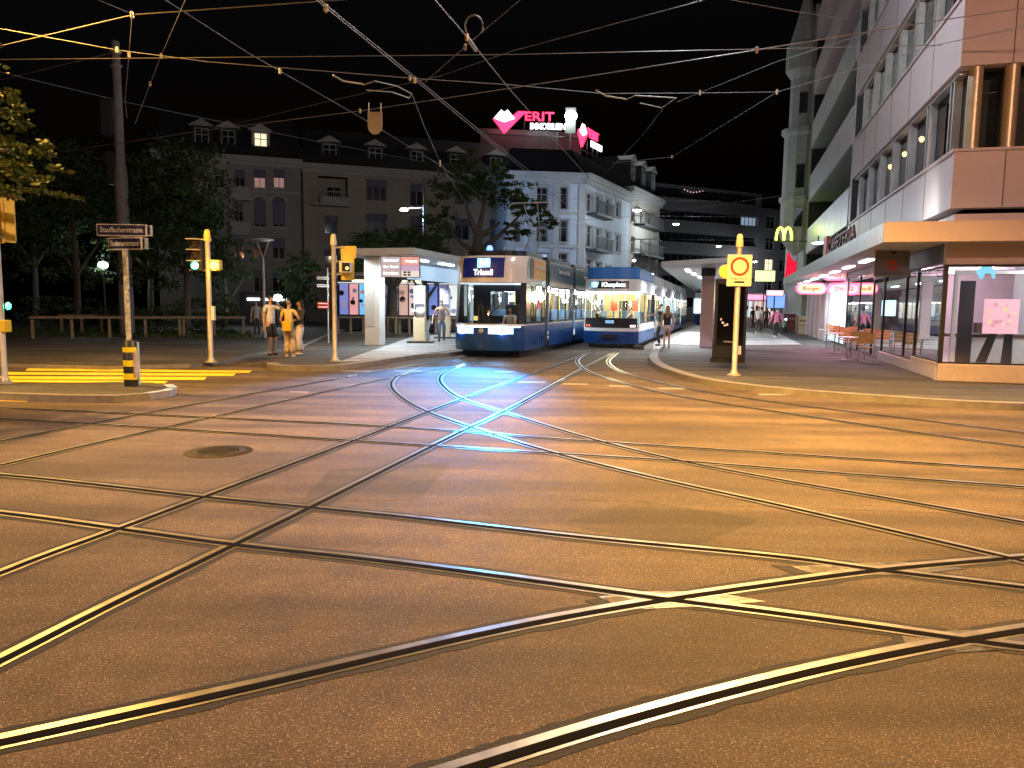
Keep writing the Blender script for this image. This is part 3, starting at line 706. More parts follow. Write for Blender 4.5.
# hanging notice board under the canopy
t = thing('hanging_sign', 'grey board hanging under the canopy with a dark red round emblem', 'sign', st(21.2, 3.95, 2.56), -math.radians(3))
g = MB(); g.box((-.43, -.03, 0), (.43, .03, .72)); g.build('board', pbr('sign_board_grey', (.20, .165, .16), .6, var=.06), t, bevel=.008)
g = MB()
for k in range(24):
    a0, a1 = 2 * PI * k / 24, 2 * PI * (k + 1) / 24
    g.xz([(.06 * math.cos(a0), .28 + .06 * math.sin(a0)), (.13 * math.cos(a0), .28 + .13 * math.sin(a0)), (.13 * math.cos(a1), .28 + .13 * math.sin(a1)), (.06 * math.cos(a1), .28 + .06 * math.sin(a1))], -.036, -.031)
g.xz([(-.02, .33), (.0, .33), (.02, .24), (-.01, .23)], -.036, -.031)
g.build('emblem', m_redp, t, fix=False)
g = MB(); g.xz([(-.11, .66), (-.04, .70), (0, .67), (.05, .70), (.12, .66), (.03, .56), (0, .55)], -.036, -.031); g.box((-.4, -.036, .49), (.4, -.031, .5)); g.build('upper_emblem', m_dark, t)
text('lettering', 'SPANISCHE', .07, m_dark, t, (0, -.034, .08), extrude=.002, width=.6)
g = MB(); [g.tube((x, 0, .72), (x, 0, .66), .01) for x in (-.3, .3)]; g.build('hanger', m_galv, t)
# lit red signs
def neon(loc, w_, txt, label, fill, rz=0.0):
    t = thing('lit_sign', label, 'lit sign', loc, rz, 'lit rounded red signs under the canopy')
    def pill(W_, H_, n=8):
        r_ = H_ / 2; P = []
        for k in range(n + 1): a = PI / 2 + PI * k / n; P.append((-W_ / 2 + r_ + r_ * math.cos(a), r_ * math.sin(a)))
        for k in range(n + 1): a = -PI / 2 + PI * k / n; P.append((W_ / 2 - r_ + r_ * math.cos(a), r_ * math.sin(a)))
        return P
    g = MB(); g.xz(pill(w_, .52), -.08, .08); g.build('housing', emi('red_lit_border', (1, .0, .10), 4), t)
    g = MB(); g.xz(pill(w_ - .16, .36), -.1, -.081); g.build('panel', fill, t)
    text('lettering', txt, .26, emi('red_letter', (1, .03, .0), 1.2, (.6, .05, .02)), t, (0, -.104, 0), width=w_ * .6, bold=.004)
    return t
m_nf = emi('warm_white_panel', (1, .5, .14), 1.6)
p = at(811, 288.5, 35.0); neon(p, 1.35, 'Burger', 'rounded red and yellow lit sign hanging under the canopy outside', m_nf, -.1)
p = at(843, 289, 32.5); neon(p, 1.30, 'Döner', 'rounded red lit sign added as the mirror image of the outer sign', emi('rose_white_panel', (1, .42, .42), 1.6), -.1)  # solid copy placed indoors to stand for the outer sign's reflection
p = at(840, 275, 34.5); neon(p, 1.5, 'Grill', 'upper of the rounded lit signs glowing behind the shop glass', MATS['rose_white_panel'], -.1)
# things inside the corner shop
t = thing('poster_display', 'pink poster on a slanted dark stand in the corner shop window', 'poster stand', R0 + Vector((1.95 * CA + .5 * SA, -1.95 * SA + .5 * CA, PT_)) , -.05)
t.location = at(1001, 316, D0 + .9); t.location.z = .2
g = MB(); zc = at(1001, 316, D0 + .9).z - .2
g.box((-.40, -.02, zc - .42), (.40, .02, zc + .40)); g.build('poster', emi('pink_poster', (1, .5, .6), 1.0, (.8, .5, .5)), t)  # poster carries its own glow to look brighter
g = MB()
rr = random.Random(5)
for k in range(14):
    x, z = rr.uniform(-.3, .22), zc + rr.uniform(-.3, .25); g.box((x, -.026, z), (x + rr.uniform(.05, .14), -.021, z + rr.uniform(.03, .1)), k % 2)
g.build('poster_print', [emi('yellow_print', (1, .75, .2), .8), emi('rose_print', (1, .15, .3), .6)], t)
g = MB()
for s in (-1, 1): g.face([(s * .18 - .1, -.05, zc - .42), (s * .18 + .1, -.05, zc - .42), (s * .34 + .14, .25, 0), (s * .34 - .14, .25, 0)]); g.box((s * .3 - .16, .1, 0), (s * .3 + .16, .5, .04))
g.build('stand', m_dark, t, fix=False)
def ins(px, D): p = at(px, 330, D); p.z = .17; return p
t = thing('display_counter', 'long white display counter with a brown top behind the pink poster', 'counter', ins(1010, D0 + 3.2), -A)
g = MB(); g.box((-1.2, -.3, 0), (2.6, .3, .85)); g.build('cabinet', m_wpaint, t, bevel=.01)
g = MB(); g.box((-1.7, -.36, .85), (2.6, .36, .93)); g.build('top', pbr('brown_board', (.16, .09, .06), .5, var=.2), t)
t = thing('display_box', 'small brown box standing on the counter beside the poster', 'box', ins(984, D0 + 3.0) + Vector((0, 0, .94)), -A)
g = MB(); g.box((-.22, -.15, 0), (.2, .15, .30)); g.build('case', pbr('brown_card', (.15, .08, .06), .6), t, bevel=.01); g = MB(); g.box((-.1, -.156, .1), (.1, -.151, .2)); g.build('sticker', m_wpaint, t)
t = thing('doorway_frame', 'white framed doorway with a dark door inside the corner shop', 'doorway', ins(966, D0 + 2.1), -A)
g = MB(); g.box((-.34, -.05, 0), (-.26, .05, 2.55)); g.box((1.5, -.05, 0), (1.58, .05, 2.55)); g.box((-.26, -.05, 2.47), (1.5, .05, 2.55)); g.build('frame', m_wpaint, t)
g = MB(); g.box((-.2, -.02, 0), (.14, .02, 2.3)); g.build('door', m_dark, t)
t = thing('ceiling_decoration', 'cyan hanging decoration just inside the corner shop glass', 'decoration', at(1006 - 20, 272, D0 + .7), -A)
g = MB(); g.xz([(-.2, .02), (-.12, -.16), (-.06, -.16), (-.02, -.03), (.1, -.03), (.14, -.15), (.2, -.15), (.16, .05), (.1, .12), (-.1, .12)], -.02, .02); g.build('panel', emi('cyan_lit_shape', (.1, .7, .95), 1.2), t)
# neighbouring building with balcony bands
G0 = st(18.9 + LEN + .4, 4.63, .12); GL = 17.5
G = thing('balcony_building', 'tall grey building with long panelled balcony bands above the canopy', 'building', G0, -A)
zg = [5.2, 6.8]; fhg = 3.3
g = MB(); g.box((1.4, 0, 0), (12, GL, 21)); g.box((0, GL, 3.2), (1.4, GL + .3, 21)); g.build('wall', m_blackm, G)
g = MB(); g.box((.6, 0, 2.95), (1.4, GL, 3.3)); g.box((.0, 0, 3.3), (1.4, GL, 3.5)); g.build('shop_fascia', m_dark, G)
for k in range(5):
    z0 = 5.1 + k * fhg
    g = MB()
    n = 9
    for j in range(n): g.box((-.06 - .0, j * GL / n + .02, z0), (.02, (j + 1) * GL / n - .02, z0 + 1.55))
    g.box((.02, 0, z0 + .05), (.1, GL, z0 + 1.5)); g.box((.0, 0, z0 - .02), (1.4, GL, z0 + .18)); g.build('balcony', m_alu if k < 3 else m_clad, G)
    g = MB(); g.face([(1.36, 0, z0 + .2), (1.36, GL, z0 + .2), (1.36, GL, z0 + 3.0), (1.36, 0, z0 + 3.0)]); wn = g.build('window', m_dglass, G, fix=False)
    g = MB(); [g.box((1.25, 1 + j * 2.0, z0 + .2), (1.35, 1.1 + j * 2.0, z0 + 3.0)) for j in range(8)]; g.build('frame', m_dark, wn)
g = MB(); g.box((-.5, 2, 21.002), (6, GL, 21.4)); g.build('roof', m_soff, G)
lp = at(818, 244.5, 38); t = thing('balcony_light', 'oval white lamp under the lowest balcony beside the dark red letters', 'lamp', lp)
g = MB(); g.lathe([(.12, 0), (.3, .04), (.3, .1), (.1, .14)], n=14); g.build('diffuser', emi('soft_white_lamp', (.9, 1, .95), 3), t, smooth=True)
g = MB(); g.tube((0, 0, .14), (0, 0, .42), .03); g.build('stem', m_dark, t)
# its lit ground floor: bright cyan shop then pink pillars
m_cy = emi('cyan_shop_panel', (.35, .85, 1), 1.1); m_cw = emi('white_shop_panel', (.85, .95, 1), .8); m_pk = emi('pale_pink_panel', (1, .72, .66), .8)
g = MB(); rr = random.Random(4)
y = .1
k = 0
while y < 6.0:
    wd = rr.uniform(.35, .9); g.box((.22, y, .1), (.26, y + wd - .04, 2.8), k % 2); y += wd; k += 1
g.build('lit_panel', [m_cy, m_cw], G)
for y in (6.6, 8.8, 11, 13.4, 15.6):
    g = MB(); g.box((.05, y, 0), (.7, y + .6, 2.95)); g.build('pillar', m_clad, G)
    g = MB(); g.box((.8, y + .7, .3), (.84, y + 1.9, 2.6)); wn = g.build('shop_window', m_pk if y < 11 else m_cw, G); g = MB(); g.box((.7, y + 1.25, .1), (.79, y + 1.31, 2.9)); g.build('frame', m_dark, wn)
# old building with oriel tower
O0 = st(53.2, 4.6, .12)
O = thing('oriel_building', 'old pale building with a slim oriel tower lit green from its arch sign', 'building', O0, -A)
m_or = pbr('pale_plaster', (.42, .42, .38), .8, var=.12)
ops = [(.45, 9.0, .95, 10.6), (.45, 12.6, .95, 14.2), (.45, 16.2, .95, 17.6)]
g = MB()
g.box((0, 0, 0), (10, 18, 21)); g.build('wall', m_or, O)
g = MB(); cxo, cyo = -.5, 0.9
prof = [(.15, 5.2), (.9, 6.1), (1.05, 6.5), (1.05, 8.6), (1.2, 8.75), (1.2, 9.0), (1.02, 9.05), (1.02, 12.9), (1.22, 13.1), (1.22, 13.4), (.78, 13.5), (.78, 16.6), (1.0, 16.9), (1.15, 17.1), (1.15, 18.7), (.95, 18.9), (.5, 20.6), (.08, 22.5)]
g.lathe(prof, (cxo, cyo, 0), n=10); orl = g.build('oriel', m_or, O)
for (z, h) in ((9.5, 1.5), (7.0, 1.2), (14.3, 1.3), (17.3, 1.0)):
    q = MB(); q.box((cxo - .25, cyo - 1.1 if z < 13 else cyo - .84, z), (cxo + .25, cyo - .9 if z < 13 else cyo - .6, z + h)); q.build('window', m_dglass, orl)
M0 = at(784, 234.5, 47.5)
t = thing('arch_sign', 'glowing yellow double arch letter sign by the green lit oriel', 'lit sign', M0, -.02)
g = MB()
for s in (-1, 1):
    n = 12; P = []
    for k in range(n + 1):
        a = PI * k / n; P.append((s * .24 + .24 * math.cos(a) * 1.0, -.36 + .78 * math.sin(a) ** .8))
    for (a, b) in zip(P, P[1:]): g.tube((a[0], 0, a[1]), (b[0], 0, b[1]), .075, n=6)
g.build('arches', emi('yellow_lit_arch', (.85, 1, .05), 3.5), t)
g = MB(); g.box((-.5, .1, -.42), (.5, .16, -.36)); g.build('base_bar', m_dark, t)
g = MB(); g.tube((.3, .13, -.39), (1.6, .13, -.39), .03); g.build('bracket', m_dark, t)
light('arch_glow', 'POINT', (0, -.6, .2), (.7, 1, .15), 40, t, .3)
p = at(790, 278, 46); t = thing('banner_sign', 'tall narrow red lit banner below the yellow arch sign', 'banner', (p.x, p.y, p.z - .4), -.1)
g = MB(); g.xz([(-.32, 0), (.34, .35), (.34, 1.4), (.1, 1.45), (-.1, 1.9), (-.22, 1.95)], -.04, .04); g.build('cloth', emi('red_lit_banner', (1, .01, .05), .9, (.6, .02, .03)), t)
g = MB(); g.tube((.36, 0, .2), (.36, 0, 3.2), .03); g.build('pole', m_galv, t)
# ---------------------------------------------------------------- trams (local y = along the tram, front at y = 0 facing the camera)
m_tblue = pbr('tram_blue_paint', (.008, .06, .24), .3, coat=.3, var=.05)
m_twhite = pbr('tram_white_paint', (.80, .80, .79), .25, coat=.5, var=.04)
m_tcream = pbr('tram_cream_paint', (.72, .63, .56), .25, coat=.5)
m_trubber = pbr('gangway_rubber', (.02, .02, .022), .7)
m_tdark = pbr('tram_dark_trim', (.02, .022, .03), .25, coat=.4)
m_tint = pbr('tram_interior_panel', (.62, .64, .62), .5); m_tceil = emi('self_glowing_ceiling', (.85, .95, 1), 1.3)  # ceiling given its own glow to brighten the tram windows
m_tfloor = pbr('tram_floor', (.12, .12, .13), .6)
m_seatb = pbr('seat_blue_fabric', (.12, .20, .30), .8)
m_pole = pbr('yellow_handrail', (.80, .65, .08), .35)
m_tstrip = emi('tram_ceiling_light', (.86, .95, 1), 40)
m_tstripw = emi('tram_warm_ceiling_light', (1, .84, .45), 16)
m_led = emi('headlight_lens', (.35, .65, 1), 60)
m_ledw = emi('white_marker_lens', (.8, .9, 1), 5)
m_redlens = emi('red_tail_lens', (1, .12, .05), 1.2, (.5, .03, .02))
def tram(t, W, L, ins, d, zs, mats, joints, module_windows, strip_m, windscreen_x=.86):
    """zs = skirt bottom, skirt top, stripe top, glass top, head top, roof top; ins(z) = how far the nose leans back"""
    N = 16; xs = [-W + 2 * W * i / N for i in range(N + 1)]
    fy = lambda x, z: ins(z) + d * (abs(x) / W) ** 3.0
    def nose(name, za, zb, m, xl=-2, xh=2, out=0.0, par=t, n=4):
        g = MB(); sel = [x for x in xs if xl - 1e-6 <= x / W <= xh + 1e-6]
        for a, b in zip(sel, sel[1:]):
            for q in range(n):
                z0, z1 = za + (zb - za) * q / n, za + (zb - za) * (q + 1) / n
                g.face([(a, fy(a, z0) - out, z0), (b, fy(b, z0) - out, z0), (b, fy(b, z1) - out, z1), (a, fy(a, z1) - out, z1)])
        return g.build(name, m, par, smooth=True)
    z0, z1, z2, z3, z4, z5 = zs
    sk, st_, up, rf_ = mats
    nose('bumper', z0, z1, sk); nose('stripe', z1, z2, st_); nose('windscreen_pillar', z2, z3, m_tdark, -2, -windscreen_x); nose('windscreen_pillar', z2, z3, m_tdark, windscreen_x, 2)
    ws = nose('windscreen', z2, z3, m_shield, -windscreen_x, windscreen_x)
    nose('head', z3, z4, up)
    ys0 = lambda z: ins(z) + d
    segs = [0.0] + joints + [L]
    for i, (a, b) in enumerate(zip(segs, segs[1:])):
        ya = (max(ys0(z0), ys0(z3)) if i == 0 else a + .28); yb = b - (.28 if i < len(segs) - 2 else 0)
        wins = module_windows(i, ya, yb)
        for s in (-1, 1):
            X = s * W
            def quad(g, y_a, y_b, za, zb, mi=0, o=0): g.face([(X + s * o, y_a, za), (X + s * o, y_b, za), (X + s * o, y_b, zb), (X + s * o, y_a, zb)], mi)
            g = MB()
            y_s = (0 if i == 0 else ya)
            def q2(za, zb, y_b_=yb, mi=0):
                if i == 0: g.face([(X, ys0(za), za), (X, y_b_, za), (X, y_b_, zb), (X, ys0(zb), zb)], mi)
                else: quad(g, ya, y_b_, za, zb, mi)
            q2(z0, z1, mi=0); q2(z1, z2, mi=1)
            zc = z2 + .05; zd = z3 - .05
            q2(z2, zc, mi=2); q2(zd, z3, mi=2); q2(z3, z4, mi=3)
            yy = ya
            for (wa, wb) in wins:
                quad(g, yy, wa, zc, zd, 2); yy = wb
            quad(g, yy, yb, zc, zd, 2)
            if s == -1: pass
            bd = g.build('side_panel', [sk, st_, m_tdark if up is m_tcream else up, up], t, fix=False)
            for (wa, wb) in wins:
                g = MB(); quad(g, wa, wb, zc, zd); wn = g.build('window', m_glass, t, fix=False)
                if s == 1:
                    g = MB(); 
                    for (fa, fb, fc, fd) in ((wa, wa + .04, zc, zd), (wb - .04, wb, zc, zd), (wa + .04, wb - .04, zc, zc + .04), (wa + .04, wb - .04, zd - .04, zd)): g.box((X, fa, fc), (X + .015, fb, fd))
                    g.build('frame', m_tdark, wn)
        g = MB(); yr = .55 if i == 0 else ya
        pl = [(-W, yb), (W, yb)] + ([(x, fy(x, z4)) for x in reversed(xs)] if i == 0 else [(W, ya), (-W, ya)])
        g.prism([(p[0] * .999, p[1]) for p in pl], z4 - .05, z4 + .001); 
        g.prism([(p[0] * .9, p[1] + (.15 if p[1] < yb - .2 else -.05)) for p in pl], z4 + .002, z5); g.build('roof', rf_, t)
        g = MB(); g.box((-W + .06, ya + .1, z0 + .2), (W - .06, yb, z0 + .24)); g.build('floor', m_tfloor, t)
        g = MB(); g.box((-W + .05, ya + .1, z3 - .03), (W - .05, yb, z3 + .0)); g.build('ceiling', m_tceil, t)
        if i < 5 and i: light('saloon_light', 'POINT', (0, (ya + yb) / 2, z3 - .4), (.85, .96, 1) if strip_m is m_tstrip else (1, .9, .7), 110, t, .15)
        for s in (-1, 1):
            g = MB(); g.box((s * .62 - .06, ya + (1.6 if i == 0 and strip_m is m_tstrip else .3), z3 - .06), (s * .62 + .06, yb - .2, z3 - .032)); g.build('ceiling_light', strip_m, t)
        yy = ya + (2.2 if i == 0 else .6); k = 0
        while yy < yb - .6 and a < 24:
            for s in (-1, 1):
                g = MB(); x0 = s * (W - .12); x1 = s * (W - .52); lo, hi = min(x0, x1), max(x0, x1)
                g.box((lo, yy, z0 + .55), (hi, yy + .42, z0 + .65)); g.box((lo, yy + .38, z0 + .65), (hi, yy + .45, z0 + 1.3)); g.build('seat', m_seatb, t, bevel=.02)
            g = MB(); g.tube((.35 * (1 if k % 2 else -1), yy + .2, z0 + .24), (.35 * (1 if k % 2 else -1), yy + .2, z3 - .03), .02); g.build('handrail', m_pole, t)
            yy += 1.5; k += 1
    for j in joints:
        g = MB()
        for q in range(4): g.box((-W + .03 + .02 * (q % 2), j - .28 + q * .14, z0 + .05), (-W + .06 + .1, j - .28 + (q + 1) * .14, z4 - .1)); g.box((W - .16, j - .28 + q * .14, z0 + .05), (W - .03 - .02 * (q % 2), j - .28 + (q + 1) * .14, z4 - .1)); g.box((-W + .16, j - .28 + q * .14, z3), (W - .16, j - .28 + (q + 1) * .14, z4 - .1)); g.box((-W + .16, j - .28 + q * .14, z0 + .05), (W - .16, j - .28 + (q + 1) * .14, z0 + .24))
        g.build('gangway', m_trubber, t)
    g = MB(); g.face([(-W, L, z0), (W, L, z0), (W, L, z4), (-W, L, z4)]); g.build('rear_panel', up, t, fix=False)
    g = MB(); g.box((-W + .2, ins(z0) + d + .1, .02), (W - .2, L - .5, z0 + .19)); g.build('underframe', m_blackm, t)
    for s in (-1, 1):
        for yc in [2.2, 4.0] + [j + 3 for j in joints if j + 3 < L]:
            g = MB(); g.lathe([(.29, -.05), (.31, -.03), (.31, .03), (.29, .05)], (s * .5, yc, .31), n=16, axis='x'); g.build('wheel', m_dark, t)
    return ws, fy, nose
ramp_ins1 = lambda z: (0.05 if z < .4 else 0) + max(0, (z - 1.1)) * .16 + max(0, z - 3.2) * .8
T1 = thing('tram', 'navy and cream articulated tram with glowing blue headlights and route 14 display', 'tram', st(23.1, -7.62), -A)
def mw1(i, a, b):
    if i == 0: return [(1.35, 1.75), (2.0, 2.75), (2.85, 3.28)]
    n = max(1, int((b - a - .3) / 1.15)); wd = (b - a - .3) / n; return [(a + .15 + k * wd + .06, a + .15 + (k + 1) * wd - .06) for k in range(n)]
ws, fy1, nose1 = tram(T1, 1.2, 42.5, ramp_ins1, .52, (.24, 1.05, 1.11, 2.46, 3.34, 3.52), (m_tblue, m_twhite, m_tcream, m_tdark), [3.7, 8.6, 14.5, 20.5, 26.5, 32.5, 37.5], mw1, m_tstrip)
def on_nose(fy, pts, z_or, out):    # helper: point on the nose surface
    return [(x, fy(x, z) - out, z) for x, z in pts]
def nose_panel(par, name, fy, x0, x1, z0, z1, mat, out=.012, n=8, m=4):
    g = MB()
    for i in range(n):
        for j in range(m):
            a, b = x0 + (x1 - x0) * i / n, x0 + (x1 - x0) * (i + 1) / n; c, d = z0 + (z1 - z0) * j / m, z0 + (z1 - z0) * (j + 1) / m
            g.face([(a, fy(a, c) - out, c), (b, fy(b, c) - out, c), (b, fy(b, d) - out, d), (a, fy(a, d) - out, d)])
    return g.build(name, mat, par, smooth=True)
dp = nose_panel(T1, 'destination_display', fy1, -.95, .55, 2.62, 3.27, emi('display_glass', (.0, .03, .45), .12, (.006, .012, .06)), .012)
lean1 = math.atan(.16)
m_num = emi('display_blue_field', (.02, .42, 1), 3); m_dig = emi('display_white_text', (.85, .95, 1), 3)
g = MB(); y_ = fy1(0, 3.08) - .03; g.xz([(-.36, 2.93), (.08, 2.93), (.08, 3.24), (-.36, 3.24)], y_ - .002, y_ + .02); g.build('route_field', m_num, dp)
text('lettering', '14', .32, m_dig, dp, (-.14, y_ - .006, 3.085), width=.30, bold=.008)
text('lettering', 'Triemli', .27, m_dig, dp, (-.14, fy1(0, 2.8) - .03, 2.78), (PI / 2 - lean1, 0, 0), width=.66, bold=.004)
for (xa, xb) in ((-1.08, -.38), (.12, .92)):
    hl = nose_panel(T1, 'headlight_housing', fy1, xa, xb, .78, .98, emi('headlight_glare_housing', (.22, .5, 1), 1.3), .012)  # housing glows by itself to stand for the headlight glare
for (x, nm) in ((-.84, 0), (.56, 1)):
    y_ = fy1(x, .88) - .02
    g = MB(); g.lathe([(.10, 0), (.09, -.03), (.04, -.05)], (x, y_, .88), n=14, axis='y'); hd = g.build('headlight', m_led, T1, smooth=True)
    light('headlight_beam', 'SPOT', (x, y_ - .12, .9), (.10, .45, 1), 260, T1, .04, spot=50, blend=1, rot=(math.radians(-76), 0, math.radians(5)))
g = MB(); g.lathe([(.10, 0), (.11, .05), (.08, .13), (.03, .16)], (-.1, .78, 3.53), n=12); rl = g.build('roof_lamp', emi('added_blue_lamp', (.01, .08, 1), 12), T1, smooth=True)  # blue lamp added on the roof to throw the blue pool ahead
light('added_pool_beam', 'SPOT', (.1, .25, 3.62), (.014, .36, 1), 13500, T1, .05, spot=42, blend=.7, rot=(math.radians(-65), 0, math.radians(7)))
nose_panel(T1, 'marker_strip', fy1, -1.1, 1.1, 1.0, 1.04, m_ledw, .014, 12, 1)
g = MB(); g.lathe([(.09, 0), (.07, -.02)], (-.12, fy1(0, .88) - .01, .88), n=12, axis='y'); g.build('emblem', m_galv, T1)
g = MB(); g.box((-.38, fy1(0, 1.3) - .03, 1.22), (-.24, fy1(0, 1.3) - .02, 1.36)); g.build('sticker', emi('yellow_sticker', (.8, .8, .05), .4), T1)
g = MB(); g.path([(-.3, fy1(0, 1.2) - .03, 1.16), (.15, fy1(0, 1.4) - .04, 1.42), (.5, fy1(.5, 1.75) - .05, 1.72)], .015); g.build('wiper', m_blackm, T1)
for (a, b, col) in ((.75, 1.35, (.02, .2, .12)), (1.4, 3.3, (.95, .48, .12))): pass
# advertising panels along the roof edge, cab side
for k, (a, b, c1) in enumerate(((.9, 3.3, (.85, .42, .08)), (4.1, 8.2, (.05, .09, .14)), (9.0, 14.1, (.04, .12, .12)))):
    mm = pbr('roof_panel_colour', c1, .4) if k == 0 else pbr(f'roof_panel_dark_{"b" if k == 1 else "c"}', c1, .4)
    g = MB(); g.box((1.2, a + (0 if k else .75), 2.62), (1.212, b, 3.28)); ad = g.build('roof_advert', mm, T1)
    g = MB(); g.box((1.2, a - (0.15 if k else -.25), 2.6), (1.216, a + (.2 if k else .5), 3.3)); g.box((1.2, a + (.22 if k else .52), 2.6), (1.214, a + (.34 if k else .72), 3.3), 1); g.build('advert_stripe', [pbr('deep_green', (.02, .16, .09), .4), pbr('plum', (.30, .05, .15), .4)], ad)
    text('lettering', ('Ferienland' if k == 0 else 'Sommer in der Stadt'), .26, m_wpaint, ad, (1.222, (a + b) / 2 + .35, 3.05), (PI / 2, 0, PI / 2), width=(b - a) * .5)
    if k == 0: text('lettering', 'Alles fährt', .22, pbr('white_yellow', (.8, .75, .3), .5), ad, (1.222, (a + b) / 2 + .35, 2.78), (PI / 2, 0, PI / 2), width=(b - a) * .42)
# cab bulkhead
g = MB(); g.box((-1.1, 2.05, .45), (-.45, 2.1, 2.43)); g.box((.45, 2.05, .45), (1.1, 2.1, 2.43)); g.box((-.45, 2.05, 2.2), (.45, 2.1, 2.43)); g.box((-.45, 2.05, .45), (.45, 2.1, 1.35)); g.build('cab_bulkhead', m_tdark, T1)
g = MB(); g.box((-.95, .55, 1.0), (.95, .95, 1.12)); g.box((-.3, .5, 1.12), (.0, .6, 1.3)); g.build('dashboard', m_tdark, T1)
g = MB(); g.box((.15, 1.5, .7), (.65, 1.95, .82)); g.box((.15, 1.88, .82), (.65, 1.97, 1.75)); g.build('driver_seat', m_dark, T1, bevel=.03)
# pantographs
def panto(t, y, z, h, mat=None):
    g = MB(); 
    for s in (-.3, .3): g.tube((s, y, z), (s * .6, y + 1.1, z + h * .5), .025); g.tube((s * .6, y + 1.1, z + h * .5), (s * .9, y + .2, z + h), .02)
    g.tube((-.75, y + .2, z + h), (.75, y + .2, z + h), .03); g.tube((-.75, y + .2, z + h), (-.9, y + .2, z + h - .15), .025); g.tube((.75, y + .2, z + h), (.9, y + .2, z + h - .15), .025)
    g.box((-.45, y - .2, z), (.45, y + .3, z + .12)); g.build('pantograph', m_galv, t)
panto(T1, 5.4, 3.52, 2.2); 
# ------------- second tram
ramp2 = lambda z: (0.05 if z < .4 else 0) + max(0, (z - 1.2)) * .12 + max(0, z - 2.75) * .35
T2 = thing('tram', 'white tram with bright blue roof box and warm lit interior, route 2 display', 'tram', st(30.4, -4.66), -A)
def mw2(i, a, b):
    n = max(1, int((b - a - .2) / 1.3)); wd = (b - a - .2) / n; return [(a + .1 + k * wd + .08, a + .1 + (k + 1) * wd - .08) for k in range(n)]
ws2, fy2, nose2 = tram(T2, 1.14, 35.5, ramp2, .42, (.22, .72, 1.0, 2.36, 2.85, 3.3), (m_tblue, m_twhite, m_twhite, m_tint), [7.2, 13.5, 20.5, 27.5], mw2, m_tstripw, .9)
nose_panel(T2, 'apron', fy2, -1.08, 1.08, .86, 1.26, m_tdark, .014, 12, 2)
nose_panel(T2, 'number_plate', fy2, -.17, .17, 1.05, 1.17, emi('lit_blue_plate', (.1, .5, .9), .8), .024, 2, 1)
text('lettering', '2034', .10, m_blackm, T2, (0, fy2(0, 1.11) - .03, 1.11), width=.24)
dp = nose_panel(T2, 'destination_display', fy2, -.88, .72, 2.46, 2.76, m_tdark, .014)
y_ = fy2(0, 2.6) - .035; g = MB(); g.xz([(-.84, 2.5), (-.52, 2.5), (-.52, 2.73), (-.84, 2.73)], y_ + .07, y_ + .19); g.build('route_field', emi('display_cyan_field', (.02, .6, .9), 1.2), dp)
text('lettering', '2', .26, m_dig, dp, (-.68, y_ + .06, 2.615), width=.14, bold=.006)
text('lettering', 'Klusplatz', .24, emi('display_mint_text', (.75, 1, .85), 1.8), dp, (.1, y_ - .0, 2.61), (PI / 2 - .12, 0, 0), width=.98, bold=.008)
g = MB(); q = [(x, fy2(x, 2.85) + .10) for x in [-1.1 + .1375 * i for i in range(17)]]
g.prism([(p[0], p[1]) for p in q] + [(1.1, 6.5), (-1.1, 6.5)], 2.86, 3.34); g.build('roof_box', pbr('roof_blue_paint', (.05, .22, .62), .35, coat=.3), T2, bevel=.06)
for s in (-1, 1):
    nose_panel(T2, 'tail_light', fy2, s * .92 - .1, s * .92 + .1, .90, .98, m_redlens if s < 0 else emi('white_head_lens', (1, .75, .6), 3), .02, 3, 1)
g = MB(); g.box((-.3, -.12, .42), (.3, fy2(0, .5), .60)); g.build('coupler_cover', m_tdark, T2, bevel=.02)
g = MB(); g.path([(-.6, fy2(.6, 1.25) - .05, 1.24), (.1, fy2(0, 1.3) - .05, 1.34)], .014); g.build('wiper', m_blackm, T2)
for (x, y, c) in ((-.1, 1.8, (.6, .05, .03)), (.7, 2.6, (.55, .06, .04)), (-.3, 3.2, (.75, .5, .05))):
    g = MB(); g.box((x - .14, y, 1.55), (x + .14, y + .03, 2.0)); g.build('hanging_notice', pbr(f'notice_{c[1]:.2f}'.replace('.', '_'), c, .6), T2)
panto(T2, 12, 3.3, 2.2)
g = MB()
for (xa, xb, za, zb) in ((-1.0, -.62, .5, 2.3), (-.5, -.28, 1.2, 2.3), (.28, .5, 1.2, 2.3), (.62, 1.0, .5, 2.3), (-.28, .28, 2.0, 2.3), (-.62, .62, .5, 1.05)): g.box((xa, 4.6, za), (xb, 4.66, zb))
g.build('added_partition', pbr('yellow_tinted_partition', (.75, .62, .34), .6, var=.15, vscale=4), T2)  # partition added, coloured to read as warm interior light
light('cabin_glow', 'POINT', (0, 1.8, 2.1), (1, .80, .42), 300, T2, .3)
# far bus-like tram end at the next stop
T3 = thing('tram', 'distant blue and white tram seen between the long white tram and the pillar', 'tram', st(70, -1.9), -A)
ws3, fy3, n3 = tram(T3, 1.1, 18, ramp2, .42, (.3, 1.15, 1.2, 2.4, 3.1, 3.3), (m_tblue, m_twhite, m_twhite, m_tblue), [9.0], mw2, m_tstrip, .9)
# ---------------------------------------------------------------- shelters
def shelter(t, poly, z0, z1, fas_m, top_m):
    g = MB(); g.prism(poly, z0, z1); g.build('roof', top_m, t, bevel=.03)
m_shw = pbr('shelter_white_metal', (.62, .62, .60), .4, var=.05)
S1 = thing('tram_shelter', 'white flat roofed platform shelter with square pillars beside the navy tram', 'shelter', st(26.1, -13.15, .12), -A)
